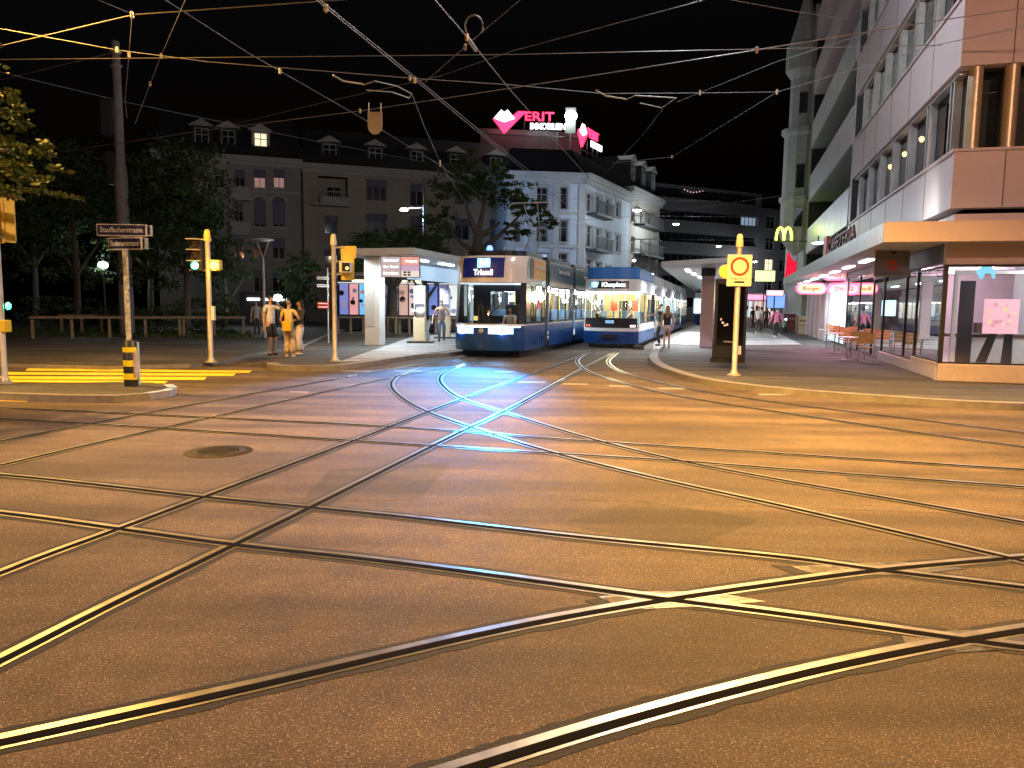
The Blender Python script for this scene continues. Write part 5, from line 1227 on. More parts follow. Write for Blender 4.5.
# people at the cafe tables
# ---------------------------------------------------------------- cafe furniture
m_cw_ = pbr('varnished_wood', (.42, .21, .07), .45, var=.25, vscale=6); m_chrome = pbr('chrome', (.75, .75, .77), .15, 1.0)
def chair(label, loc, rz, group='wood and chrome cafe chairs along the shop window'):
    t = thing('cafe_chair', label, 'chair', loc, rz, group)
    g = MB(); g.box((-.21, -.2, .44), (.21, .2, .465)); g.build('seat', m_cw_, t, bevel=.01)
    g = MB(); [g.box((-.22, .19, .56 + .115 * i), (.22, .21, .66 + .115 * i)) for i in range(3)]; g.build('backrest', m_cw_, t)
    for sx in (-1, 1):
        g = MB(); g.tube((sx * .2, -.2, 0), (sx * .19, -.18, .65), .011, n=6); g.tube((sx * .19, -.18, .65), (sx * .19, .18, .66), .011, n=6); g.build('leg', m_chrome, t)
        g = MB(); g.tube((sx * .21, .26, 0), (sx * .2, .2, .9), .011, n=6); g.build('leg', m_chrome, t)
    return t
def table(label, loc, group='small round cafe tables along the shop window'):
    t = thing('cafe_table', label, 'table', loc, 0, group)
    g = MB(); g.lathe([(.33, .71), (.34, .72), (.34, .735), (.33, .74)], n=20); g.build('table_top', m_galv, t)
    g = MB(); g.tube((0, 0, .03), (0, 0, .71), .025); g.build('column', m_chrome, t); g = MB(); g.lathe([(.2, 0), (.2, .015), (.03, .03)], n=16); g.build('base', m_dark, t)
    return t
c0 = None
spots = [(880, 361.5, 'chair at the nearest cafe table by the stone plinth'), (871, 357.5, 'second cafe chair from the stone plinth'), (863.5, 354, 'third cafe chair from the stone plinth, below the notice board'),
         (856.5, 350.5, 'fourth cafe chair from the stone plinth'), (850, 347, 'fifth cafe chair from the stone plinth'), (844.5, 344, 'sixth cafe chair, before the black window post'), (840, 341, 'seventh cafe chair, beyond the black window post'), (836, 338.5, 'farthest cafe chair of the row, by the lit cyan shop')]
for i, (x, y, lb) in enumerate(spots):
    p = gr(x - 4, y + 1, .12) + Vector((-.28, .08, 0)); rz = -A + (PI if i % 2 else 0) + random.uniform(-.25, .25)
    if c0 is None: c0 = chair(lb, p, rz)
    else: dup(c0, p, rz, lb)
t0_ = None
for i, (x, y, lb) in enumerate(((873, 361.5, 'round cafe table nearest the stone plinth'), (857.5, 354, 'middle round cafe table between the wooden chairs'), (846.5, 348, 'farthest round cafe table of the row'))):
    p = gr(x - 5, y, .12) + Vector((-.45, .5, 0))
    if t0_ is None: t0_ = table(lb, p)
    else: dup(t0_, p, 0, lb)
# black barrel planters standing against the glass inside
for i, (px, lb) in enumerate(((878, 'black tall planter inside the glass nearest the plinth'), (866, 'black tall planter second along the shop glass'), (855, 'black tall planter by the black window post'))):
    kx = (px - 512) / 745; ss = (5.15 + 1.285 * kx) / (.961 * kx - .2776)
    t = thing('planter', lb, 'planter', st(ss, 5.25, .17), -A, 'black planters inside the shop glass')
    g = MB(); g.box((-.28, -.28, .0), (.28, .28, 1.0)); g.build('box', m_black, t, bevel=.02); g = MB(); g.box((-.24, -.24, 1.001), (.24, .24, 1.02)); g.build('soil', m_bark, t)
# board, scooter, far shop front
t = thing('pavement_board', 'pale A-shaped board standing on the pavement past the lit shop', 'sandwich board', pf(802.5, 334), -.1)
g = MB()
for s in (-1, 1): g.face([(-.36, s * .28, .0), (.36, s * .28, .0), (.36, s * .03, 1.15), (-.36, s * .03, 1.15)])
g.build('board', pbr('cream_board', (.6, .45, .3), .6, var=.1), t, fix=False)
g = MB(); [g.tube((x, -.30, 0), (x, -.04, 1.2), .025) for x in (-.39, .39)]; g.build('frame', m_dark, t)
text('lettering', 'MENU', .2, m_dark, t, (0, -.12, .85), (PI / 2 - .21, 0, 0), width=.45); text('lettering', 'Kebab  Pizza', .12, m_redp, t, (0, -.18, .6), (PI / 2 - .21, 0, 0), width=.55)
t = thing('display_board', 'dark red menu board leaning behind the parked motor scooter', 'board', pf(790, 331.5), -.15)
g = MB(); g.box((-.42, 0, .05), (.42, .06, 1.25)); g.build('board', pbr('dark_red_board', (.25, .05, .06), .5, var=.3, vscale=6), t); g = MB(); g.box((-.45, -.01, .0), (-.42, .07, 1.3)); g.box((.42, -.01, 0), (.45, .07, 1.3)); g.build('frame', m_dark, t); text('lettering', 'Pizza', .25, m_wpaint, t, (0, -.006, .95), width=.6)
t = thing('motor_scooter', 'dark green motor scooter parked on the pavement beside the menu board', 'scooter', pf(784.5, 333), -.25)
for y in (-.6, .62):
    g = MB(); n = 18
    g.lathe([(.14, -.05), (.23, -.06), (.26, 0), (.23, .06), (.14, .05)], (0, y, .26), n=18, axis='x'); g.build('wheel', m_blackm, t, smooth=True)
skin_mesh([((0, -.55, .42), (.07, .07)), ((0, -.42, .75), (.10, .08)), ((0, -.36, 1.0), (.09, .06))], [(0, 1), (1, 2)], 'leg_shield', pbr('green_scooter_paint', (.03, .16, .10), .25, coat=.6), t)
skin_mesh([((0, -.2, .34), (.16, .05)), ((0, .15, .42), (.17, .12)), ((0, .6, .62), (.15, .14)), ((0, .85, .62), (.07, .06))], [(0, 1), (1, 2), (2, 3)], 'rear_body', MATS['green_scooter_paint'], t)
skin_mesh([((0, .1, .78), (.12, .04)), ((0, .75, .82), (.12, .045))], [(0, 1)], 'seat', m_black, t)
g = MB(); g.tube((-.32, -.35, 1.05), (.32, -.35, 1.05), .018); g.tube((-.3, -.36, 1.05), (-.34, -.36, 1.25), .01); g.tube((.3, -.36, 1.05), (.34, -.36, 1.25), .01); g.build('handlebar', m_dark, t)
g = MB(); g.lathe([(.07, 0), (.06, -.03)], (0, -.47, .92), n=12, axis='y'); g.build('headlight', m_ledw, t)
t = thing('lit_kiosk', 'pink and white lit shop front far along the pavement', 'shop front', at(758, 320, 62) * 1, .05); t.location.z = .12
g = MB(); g.box((-1.9, .1, 0), (2.0, .5, 2.9)); g.build('wall', m_clad, t)
for i, (x0, x1, z0, z1, mm) in enumerate(((-1.7, 1.8, 2.35, 2.75, emi('pink_lit_fascia', (1, .35, .6), 1.3)), (-1.6, -.5, .9, 2.2, m_cw), (-.4, .6, .9, 2.2, m_pk), (.7, 1.7, .9, 2.2, emi('warm_shop_panel', (1, .8, .75), 1.0)))):
    g = MB(); g.box((x0, .02, z0), (x1, .08, z1)); pn = g.build('fascia' if i == 0 else 'shop_window', mm, t)
    if i: q = MB(); [q.box((x0 + (x1 - x0) * k_ / 3 - .02, -.01, z0), (x0 + (x1 - x0) * k_ / 3 + .02, .018, z1)) for k_ in range(4)]; q.build('frame', m_dark, pn)
g = MB(); [g.box((-1.5 + k_ * .42, -.02, 1.4 + .1 * (k_ % 3)), (-1.3 + k_ * .42, .015, 1.75 + .1 * (k_ % 2))) for k_ in range(8)]; g.build('display', m_dark, t)
for j, (px, py, w_, h_, c1, lb) in enumerate(((765, 276, 1.6, .9, (.7, 1, .3), 'yellow green lit box sign below the canopy end'), (775, 293, 1.4, .5, (1, .5, .55), 'small pink lit box sign at the far end of the canopy'), (776, 301, 1.5, 1.2, (.1, .25, .8), 'blue lit panel past the canopy end'), (703, 306, 1.6, 1.3, (.5, .85, 1), 'pale blue lit panel between distant tram and pillar'))):
    t = thing('lit_sign', lb, 'lit sign', at(px, py, 57 + j * 1.5), 0); g = MB(); g.box((-w_ / 2, 0, -h_ / 2), (w_ / 2, .15, h_ / 2)); g.build('housing', m_dark, t); g = MB(); g.box((-w_ / 2 + .05, -.02, -h_ / 2 + .05), (w_ / 2 - .05, -.003, h_ / 2 - .05)); g.build('panel', emi(f'lit_panel_{"abcd"[j]}', c1, 1.6), t)
    g = MB(); g.tube((0, .08, -h_ / 2), (0, .08, -t.location.z + .12), .05); g.build('post', m_dark, t)
t = thing('kerb_block', 'small dark block lying on the kerb corner beside the white tram', 'block', gr(639, 349.5, 0), -.2)
g = MB(); g.box((-.2, -.12, 0), (.2, .12, .16)); g.build('block', pbr('dark_brown_block', (.06, .045, .03), .7, var=.3), t, bevel=.02); g = MB(); g.box((-.21, -.01, .05), (.21, .01, .165)); g.build('band', m_wood, t)
# ---------------------------------------------------------------- trees
def leafmat(name, c, c2):
    m = pbr(name, c, .8, spec=.25); t = m.node_tree; b = t.nodes['Principled BSDF']
    gi = t.nodes.new('ShaderNodeNewGeometry'); r = t.nodes.new('ShaderNodeValToRGB'); r.color_ramp.elements[0].color = (*c, 1); r.color_ramp.elements[1].color = (*c2, 1)
    t.links.new(gi.outputs['Random Per Island'], r.inputs[0]); t.links.new(r.outputs[0], b.inputs['Base Color'])
    return m
m_leaf = leafmat('dark_green_leaves', (.02, .04, .012), (.06, .10, .03)); m_leafy = leafmat('chestnut_leaves', (.035, .07, .015), (.15, .16, .03))
def crown(parent, blobs, n, size, mat, seed, name='crown'):
    rr = random.Random(seed); g = MB(); tot = sum(b[3] * b[4] * b[5] for b in blobs)
    for (cx, cy, cz, rx, ry, rz_) in blobs:
        k = int(n * rx * ry * rz_ / tot); nc = max(6, k // 45)
        cl = []
        for _ in range(nc):
            v = Vector((rr.gauss(0, 1), rr.gauss(0, 1), rr.gauss(0, 1))).normalized() * (rr.random() ** .4); cl.append((v, rr.uniform(.12, .30)))
        for _ in range(k):
            v, sc_ = rr.choice(cl); u = v + Vector((rr.gauss(0, 1), rr.gauss(0, 1), rr.gauss(0, .8))) * sc_ * .55
            p = Vector((cx + u.x * rx, cy + u.y * ry, cz + u.z * rz_)); s = size * rr.uniform(.6, 1.4)
            a = Vector((rr.gauss(0, 1), rr.gauss(0, 1), rr.gauss(-.3, .6))).normalized(); b = a.orthogonal().normalized(); b.rotate(Matrix.Rotation(rr.uniform(0, 6.28), 3, a))
            g.face([p - a * s * .6, p + b * s * .32, p + a * s * .6, p - b * s * .32])
    return g.build(name, mat, parent, fix=False)
def trunk(parent, base, pts, r0, r1, limbs=(), name='trunk'):
    g = MB(); P = [Vector(base)] + [Vector(p) for p in pts]; n = len(P) - 1
    for i, (a, b) in enumerate(zip(P, P[1:])): g.tube(a, b, r0 + (r1 - r0) * i / n, r0 + (r1 - r0) * (i + 1) / n, n=9)
    for (i, q, r) in limbs:
        a = P[i]; m = a.lerp(Vector(q), .5) + Vector((0, 0, -.15)); g.tube(a, m, r, r * .75, n=7); g.tube(m, q, r * .75, r * .3, n=7)
    return g.build(name, m_bark, parent, smooth=True)
def tree(label, base, H, cr, seed, n=9000, lo=.35, size=.16, mat=None, r0=.2, group='trees in the dark park'):
    t = thing('tree', label, 'tree', base, 0, group); rr = random.Random(seed)
    trunk(t, (0, 0, 0), [(.1, 0, H * .3), (-.05, .1, H * .6), (.0, 0, H * .85)], r0, r0 * .3, [(1, (cr * .5, .3, H * .6), r0 * .5), (1, (-cr * .5, -.2, H * .62), r0 * .5), (2, (cr * .4, -.4, H * .85), r0 * .35), (2, (-cr * .35, .5, H * .82), r0 * .35)])
    bl = [(0, 0, H * .72, cr * .8, cr * .8, H * .26)] + [(rr.uniform(-.55, .55) * cr, rr.uniform(-.5, .5) * cr, H * rr.uniform(lo + .12, .88), cr * .5, cr * .5, H * .14) for _ in range(9)]
    crown(t, bl, n, size, mat or m_leaf, seed); return t
b = at(186, 300, 37); tree('broad dark tree covering the grey house front beside the amber traffic light', (b.x, b.y, .1), 9.6, 3.4, 11, 13000, .22)
b = at(95, 300, 40); tree('dark park tree just right of the concrete mast base, thin trunk', (b.x - 1.0, b.y, .1), 10.0, 3.8, 12, 13000, .2)
b = at(150, 300, 44); tree('dark tree between the concrete mast and the broad tree', (b.x, b.y, .1), 10.2, 3.4, 13, 9000, .25)
b = at(35, 300, 45); tree('dark park tree behind the yellow lit chestnut', (b.x, b.y, .1), 12.0, 4.4, 14, 11000, .2)
b = at(-60, 300, 42); tree('dark park tree at the picture edge beyond the signal pole', (b.x, b.y, .1), 13.0, 4.8, 15, 9000, .2)
b = at(300, 300, 52); tree('small dark tree behind the chatting people', (b.x, b.y, .1), 5.2, 2.0, 16, 4000, .2, .14)
b = at(225, 300, 50); tree('small dark tree below the house balconies', (b.x, b.y, .1), 5.5, 2.4, 17, 4000, .2, .14)
b = at(372, 300, 50); tree('small leafy tree behind the shelter pillar', (b.x, b.y, .1), 6.6, 2.6, 18, 5000, .4, .14)
b = at(425, 300, 46); tree('small leafy tree behind the shelter roof, lit by the street lamp', (b.x, b.y, .1), 6.4, 2.3, 19, 6000, .4, .13)
# open limbed tree behind the navy tram
b = at(478, 300, 41); t = thing('tree', 'open dark tree with bending limbs rising behind the navy tram', 'tree', (b.x, b.y, .1), 0, 'trees in the dark park')
tp = lambda x, y: tuple(Vector(at(x, y, 41)) - Vector((b.x, b.y, .1)))
trunk(t, (0, 0, 0), [tp(479, 280), tp(477, 252), tp(478, 236)], .42, .26, [(3, tp(466, 205), .2), (3, tp(500, 222), .2), (3, tp(486, 190), .18), (2, tp(450, 232), .15), (2, tp(520, 215), .15)])
bl = []
for (x, y, rx, ry) in ((455, 190, 1.4, .9), (480, 178, 1.5, 1.0), (505, 195, 1.5, .9), (525, 212, 1.3, .7), (440, 215, 1.1, .8), (545, 222, .9, .5), (470, 165, .9, .6), (498, 172, .9, .5), (515, 232, 1.0, .6), (432, 236, 1.3, .7), (450, 170, .7, .5), (540, 205, .8, .4)):
    p = tp(x, y); bl.append((p[0], p[1] + random.uniform(-.8, .8), p[2], rx, 1.3, ry))
crown(t, bl, 9000, .15, m_leaf, 21)
# dark trunk seen through the shelter
b = gr(392, 333, .12); t = thing('tree', 'thick dark trunk with forking limbs standing behind the shelter pillar', 'tree', b, 0, 'trees in the dark park')
trunk(t, (0, 0, 0), [(.0, 0, 1.4), (.05, 0, 2.5)], .36, .28, [(2, (-.9, .2, 3.9), .2), (2, (.9, .3, 3.8), .2), (2, (.1, .3, 4.6), .2)]); crown(t, [(0, .6, 5.0, 2.4, 1.6, .8)], 4000, .13, m_leaf, 23)
# chestnut hanging in from the left edge, lit by the sodium lamp
b = Vector((-11.6, 12.6, 0.1)); t = thing('tree', 'chestnut tree at the picture edge with large yellow lit leaves', 'tree', b, 0, 'trees in the dark park')
lp_ = lambda x, y, D=12.3: tuple(Vector(at(x, y, D)) - b)
trunk(t, (0, 0, 0), [(.1, 0, 2.2), (.3, 0, 4.2), (.6, 0, 6.5)], .24, .1, [(2, lp_(10, 150), .09), (2, lp_(25, 200), .07), (3, lp_(0, 90), .07)])
bl = []
for (x, y, rx, ry) in ((5, 110, .42, .42), (22, 140, .34, .38), (-10, 160, .6, .6), (14, 168, .36, .22), (44, 188, .30, .12), (60, 196, .3, .12), (-30, 215, .4, .22), (-40, 120, .8, .9), (-60, 60, .9, .9), (52, 172, .25, .12)):
    p = lp_(x, y); bl.append((p[0], p[1], p[2], rx, .5, ry))
crown(t, bl, 5200, .095, m_leafy, 24)
# shrubs and grass
def shrub(label, px, py, D, w_, h_, seed, n=2500):
    b = at(px, 300, D); t = thing('shrub', label, 'shrub', (b.x, b.y, .1), 0, 'shrubs behind the wooden fence')
    trunk(t, (0, 0, 0), [(0, 0, h_ * .4), (.05, 0, h_ * .7)], .05, .02, name='stem'); crown(t, [(0, 0, h_ * .55, w_, w_ * .7, h_ * .5)], n, .1, m_leaf, seed, 'foliage')
shrub('low wide shrub behind the street name post', 150, 320, 37, 2.2, 1.5, 31); shrub('rounded dark shrub under the broad tree', 205, 320, 39, 1.8, 1.8, 32); shrub('low shrub at the foot of the concrete mast', 105, 320, 38, 1.6, 1.1, 33); shrub('dark shrub near the end of the fence', 60, 320, 40, 2.4, 1.9, 34)
rr = random.Random(9); g = MB()
for _ in range(7000):
    px = rr.uniform(-60, 250); D = rr.uniform(33, 40); p = at(px, 300, D); h_ = rr.uniform(.06, .2); a = rr.uniform(0, 6.28); q = Vector((math.cos(a), math.sin(a), 0)) * .03
    g.face([(p.x - q.x, p.y - q.y, .1), (p.x + q.x, p.y + q.y, .1), (p.x + rr.uniform(-.05, .05), p.y, .1 + h_)])
o = g.build('grass', m_leaf, fix=False); o['kind'] = 'stuff'; o['label'] = 'short dark grass under the park trees'; o['category'] = 'grass'
g = MB(); rr = random.Random(12)
t = thing('flower_bed', 'row of small white flowers behind the fence', 'flowers', at(195, 300, 36.5) * 1); t.location.z = .1
for _ in range(60): p = Vector((rr.uniform(-2.2, 2.2), rr.uniform(-.3, .3), rr.uniform(.12, .35))); g.lathe([(.0, 0), (.04, .01), (.0, .03)], p, n=5)
g.build('blossom', m_wpaint, t, fix=False); crown(t, [(0, 0, .2, 2.3, .35, .2)], 900, .08, m_leaf, 40, 'foliage')
# timber rail fence
def fence(label, x0, x1, y0, y1, D0_, D1_, nposts):
    a = at(x0, 300, D0_); b = at(x1, 300, D1_); a.z = b.z = .1; t = thing('rail_fence', label, 'fence', a, math.atan2(b.y - a.y, b.x - a.x), 'low timber fences around the park'); L = (b - a).length
    g = MB(); g.box((-.1, -.05, .84), (L + .1, .05, .95)); g.build('rail', m_wood, t, bevel=.01)
    for k in range(nposts):
        g = MB(); x = L * k / (nposts - 1); g.box((x - .06, .052, 0), (x + .06, .16, .9)); g.build('post', m_wood, t)
fence('weathered timber rail fence running behind the bollard', 31, 179, 317, 320, 31, 34, 5); fence('short timber rail fence beside the amber traffic light', 183, 243, 318, 320, 34.5, 36, 3); fence('timber rail fence set back under the dark trees', 60, 120, 318, 320, 36, 37, 4)
fence('dark railing behind the shelter beneath the posters', 338, 400, 318, 318, 40, 41, 6)
fence('dark railing behind the ticket machines', 396, 462, 318, 318, 40.5, 42, 6)
# concrete mast
b = at(126, 300, 35.5); t = thing('overhead_mast', 'tall tapering concrete mast rising from the dark trees', 'mast', (b.x, b.y, .1), 0)
H = at(118, 44, 35.5).z; g = MB(); g.lathe([(.34, 0), (.30, 4.8), (.29, H * .55), (.21, H * .62), (.17, H)], n=12); g.build('shaft', m_concrete, t, smooth=True)
g = MB(); g.box((-.75, -.2, H - 4.2), (-.25, .2, H - 2.6)); g.build('switch_box', m_dark, t, bevel=.03); g = MB(); g.box((-.6, -.15, H - 6.4), (-.22, .2, H - 4.9)); g.build('switch_box', m_dark, t, bevel=.03)
g = MB(); [g.lathe([(.24, z), (.26, z + .03), (.24, z + .08)], n=12) for z in (H - .5, H - 1.1)]; g.build('clamp_band', m_galv, t)
MAST = at(118, 51, 35.5)
# ---------------------------------------------------------------- street lamps
m_lampw = emi('white_lamp_glow', (.86, .95, 1), 26); m_lampo = emi('sodium_lamp_glow', (1, .5, .12), 30)
def hung(label, p, mat, e, col, grp, size=.28, pw=None, spot=None, kind='POINT'):
    t = thing('street_lamp', label, 'street lamp', p, 0, grp)
    g = MB(); g.lathe([(size, 0), (size * 1.02, .05), (size * .8, .14), (size * .3, .22), (.05, .26)], n=18); g.build('hood', m_galv, t, smooth=True)
    g = MB(); g.lathe([(size * .3, -.12), (size * .75, -.07), (size * .92, -.005)], n=18); g.build('lens', mat, t, smooth=True)
    g = MB(); g.tube((0, 0, .26), (0, 0, .7), .015); g.tube((-6, 0, .7), (6, 0, .7), .012); g.build('span_wire', m_wire, t)
    if kind == 'SPOT': light('lamp_light', 'SPOT', (0, 0, -.2), col, e, t, .15, spot=spot, blend=.7)
    else: light('lamp_light', 'POINT', (0, 0, -.3), col, e, t, .2)
    return t
gw = 'white lamps hung above the tram street'
for (x, y, D, e, s, lb) in ((637, 210, 55, 700, .34, 'brightest hanging white lamp beside the pale corner house'), (676, 224, 69, 1100, .30, 'hanging white lamp before the banded dark block'), (719, 246, 90, 1000, .34, 'smaller white lamp further down the street, above the shelter roof'), (755, 261.5, 112, 700, .36, 'farthest small white lamp just above the canopy end'), (634, 260, 62, 80, .16, 'small white lamp low on the corner house side')):
    hung(lb, at(x, y, D), m_lampw, e, (.86, .95, 1), gw, s)
b = at(424, 300, 47); t = thing('street_lamp', 'grey lamp mast with a small white lamp rising behind the shelter roof', 'street lamp', (b.x, b.y, .1)); H = at(423, 180, 47).z
g = MB(); g.lathe([(.12, 0), (.07, H)], n=10); g.build('mast', m_dark, t); z = at(404, 212, 47).z; g = MB(); g.tube((0, 0, z + .2), (-1.15, 0, z + .12), .04); g.build('arm', m_galv, t); g = MB(); g.lathe([(.1, -.05), (.26, 0), (.2, .1), (.05, .14)], (-1.25, 0, z), n=14); g.build('lens', m_lampw, t)
light('lamp_light', 'SPOT', (-1.25, -.2, z - .35), (.30, .55, 1), 3000, t, .2, spot=95, blend=.5, rot=(math.radians(88), 0, math.radians(-48)))  # blue spot added here and aimed to tint the pale corner house
light('lamp_light', 'POINT', (-1.25, -.2, z - .4), (1, .86, .62), 420, t, .2)  # warm point light added here to brighten the beige house
b = at(264, 300, 35); t = thing('street_lamp', 'unlit disc topped park lamp with a forked arm behind the chatting people', 'street lamp', (b.x, b.y, .1)); H = at(264, 241, 35).z
g = MB(); g.lathe([(.09, 0), (.06, H - .9)], n=10); g.tube((0, 0, H - .9), (-.28, 0, H - .1), .03); g.tube((0, 0, H - .9), (.28, 0, H - .1), .03); g.build('mast', m_galv, t); g = MB(); g.lathe([(.1, H - .12), (.5, H - .06), (.5, H - .02), (.1, H + .03)], n=20); g.build('disc', m_shw, t)
for (px, py, D, lb, e) in ((103, 265, 43, 'white glowing park lamp seen through the dark trees', 130), (278, 297.5, 49, 'round white glowing lamp just above the chatting women', 200), (40, 18, 60, 'dummy', 0)):
    if e == 0: continue
    p = at(px, py, D); t = thing('park_lamp', lb, 'park lamp', (p.x, p.y, .1)); z = p.z - .1
    g = MB(); g.lathe([(.06, 0), (.04, z - .2)], n=8); g.build('post', m_dark, t); g = MB(); g.lathe([(.05, z - .22), (.22, z - .12), (.27, z), (.2, z + .15), (.05, z + .2)], n=14); g.build('globe', m_lampw, t, smooth=True); light('lamp_light', 'POINT', (0, -.4, z), (.85, .95, 1), e, t, .2)
# sodium lamps over the crossing, just above the picture
gs = 'orange sodium lamps hung above the crossing'
SOD = (1, .52, .11)
hung('orange lamp hung above the yellow crossing stripes', (-9.5, 14.5, 9.2), m_lampo, 7800, SOD, gs, .3, spot=160, kind='SPOT')
hung('orange lamp hung above the road before the shop pavement', (3.6, 11.6, 8.2), m_lampo, 16500, SOD, gs, .3, spot=135, kind='SPOT')
hung('orange lamp hung above the rails nearest the viewer', (-2.5, 6.0, 10.0), m_lampo, 500, SOD, gs, .3, spot=150, kind='SPOT')
hung('orange lamp hung behind the viewer at the crossing', (1.0, -7.0, 10.0), m_lampo, 1800, (1, .47, .20), gs, .3)
hung('unseen orange lamp added outside the picture to light the shop corner front', (9.0, 1.5, 9.5), m_lampo, 3000, (1, .56, .40), gs, .3)  # added out of view to brighten the corner building front
hung('unseen orange lamp added to light the fronts of the poles and name plates', (-13.0, 5.0, 8.5), m_lampo, 6200, (1, .62, .32), gs, .3, spot=165, kind='SPOT')  # placed out of view as front light for poles and plates
hung('unseen white lamp added to cool the street side of the shop building', (4.0, 18.5, 12.2), m_lampw, 2500, (.8, .9, 1), gw, .3)  # added out of view to give the building side cool light
# ---------------------------------------------------------------- roof signs
m_rsred = emi('roof_sign_red', (1, .02, .07), 5.5, (.7, .02, .05)); m_rswh = emi('roof_sign_white', (.95, .92, 1), 4.5)
def roofsign(t, sx, ox, oz, w2=''):
    def P(x, y): return (ox + (x) * sx, oz - y * .1)
    g = MB(); g.xz([P(0, 6.5), P(4, 3.5), P(11, 10.5), P(24, -1), P(32, -1), P(11, 20)], -.1, .1); g.build('chevron', m_rsred, t)
    g = MB(); g.xz([P(1, 6), P(8, -2), P(11, 0.5), P(14, -2), P(21, 6), P(11, 9.5)][::1], -.16, -.104); g.build('diamond', m_rswh, t, fix=False)
    text('lettering', 'ERIT', 1.15, m_rsred, t, (P(44.5, 4)[0], -.1, P(43, 4)[1]), width=28 * sx, bold=.012, extrude=.06)
    text('lettering', 'IMMOBILIEN', .78, m_rswh, t, (P(53, 13)[0], -.1, P(50, 13)[1]), width=34 * sx, bold=.02, extrude=.05)
    g = MB(); g.box((P(0, 0)[0] + .8, .12, P(0, 22)[1]), (P(70, 0)[0], .2, P(0, 21)[1])); [g.box((P(x, 0)[0], .11, P(0, 20)[1] - 2.0), (P(x, 0)[0] + .1, .2, P(0, 8)[1])) for x in (12, 30, 48, 62)]; g.build('support_frame', m_dark, t)
D = 74.0; p = at(493, 112, D); t = thing('roof_sign', 'larger red and white lit roof sign facing the crossing', 'lit sign', p, .03); roofsign(t, .1, 0, 0)
light('sign_glow', 'POINT', (2, -1.2, -1), (1, .25, .3), 30, t, .3)
p = at(578.5, 124, D + .5); t = thing('roof_sign', 'smaller red and white lit roof sign turned along the side street', 'lit sign', p, math.radians(62)); roofsign(t, .085, 0, -.0)
p = at(571, 117, D - .5); t = thing('floodlight', 'glaring white floodlight between the two red roof signs', 'floodlight', p, 0)
g = MB(); g.lathe([(.2, -.3), (.5, -.15), (.6, .15), (.4, .45), (.15, .6)], n=14); g.build('lens', emi('floodlight_glow', (.9, 1, .88), 40), t, smooth=True); g = MB(); g.box((-.5, .5, -1.4), (.5, .7, 1)); g.tube((0, .6, -4.0), (0, .6, -1.4), .08); g.build('mount', m_dark, t)
light('lamp_light', 'POINT', (0, -1.2, .2), (.9, 1, .9), 900, t, .4)
# ---------------------------------------------------------------- lit poster wall of the kiosk behind the shelter
p = at(338, 300, 47); p.z = .1; t = thing('poster_kiosk', 'long kiosk wall of backlit posters behind the shelter', 'kiosk', p, 0.02)
L = at(470, 300, 47).x - p.x; g = MB(); g.box((0, .1, 0), (L, 2.5, 3.4)); g.build('wall', m_dark, t)
g = MB(); g.box((-.6, -.4, 3.4), (L + .4, 2.8, 3.55)); g.build('roof', m_shw, t)
rr = random.Random(2)
cols = [((.1, .15, .5), 1.0), ((.9, .35, .35), .8), ((.1, .5, .9), 1.0), ((.02, .03, .12), .5), ((.03, .04, .15), .6), ((.85, .9, 1), 1.0), ((.8, .45, .35), .7), ((.9, .6, .6), .8), ((.2, .7, .9), 1), ((.05, .12, .6), .8), ((.05, .05, .3), .7), ((.8, .85, .85), .9), ((.6, .65, .6), .7)]
x = .1
for k, (c1, e1) in enumerate(cols):
    wd = (L - .2) / len(cols); g = MB(); g.box((x, .02, .95), (x + wd - .1, .09, 2.85)); po = g.build('poster', emi(f'poster_colour_{"abcdefghijklmno"[k]}', c1, e1), t)
    g = MB()
    for j in range(3):
        c2 = (rr.uniform(.1, wd - .3), rr.uniform(1.2, 2.5)); r_ = rr.uniform(.08, .2); g.lathe([(.01, -.0), (r_, .0), (r_, .008)], (x + c2[0], .005, c2[1]), n=9, axis='y', mi=j % 2)
    g.build('print', [emi(f'print_colour_{"ab"[k % 2]}', ((.5, .25, .2), (.08, .1, .3))[k % 2], .5), m_dark], po); x += wd
g = MB(); [g.box((a, -.1, 3.0), (a + 1.6, -.02, 3.12)) for a in (.9, 3.6)]; g.build('ceiling_light', emi('warm_tube', (1, .9, .55), 2.2), t)
g = MB(); g.box((0, -.05, 2.9), (L, .0, 2.96)); g.build('frieze', m_strip if 0 else emi('white_frieze', (.9, .95, 1), .8), t)
p = at(247, 299, 55); t = thing('lit_shop_strip', 'row of white tube lights over a dark shop window behind the people', 'shop light', p, 0)
for (a, b_) in ((0, .9), (1.3, 1.9), (2.0, 2.9)): g = MB(); g.box((a, 0, -.1), (b_, .1, .08)); g.build('tube', m_strip if 0 else emi('white_tube', (.9, .96, 1), 4), t)
g = MB(); g.box((-.6, .1, -2.3), (3.5, .4, .5)); g.build('wall', m_dark, t)
p = at(328, 305, 30); t = thing('direction_sign', 'red and white finger boards on a thin post beside the signal pole', 'direction sign', (p.x, p.y, .12)); g = MB(); g.tube((0, 0, 0), (0, 0, 3), .03); g.build('post', m_galv, t)
for z, m_ in ((at(0, 306, 30).z, m_redp), (at(0, 302.5, 30).z, m_redp), (2.3, m_wpaint), (2.6, m_wpaint)): g = MB(); g.box((-.42, -.03, z - .06), (.05, -.01, z + .05)); f = g.build('finger_board', m_, t); q = MB(); q.box((-.38, -.034, z - .02), (0, -.031, z + .01)); q.build('stripe', m_wpaint if m_ is m_redp else m_dark, f)
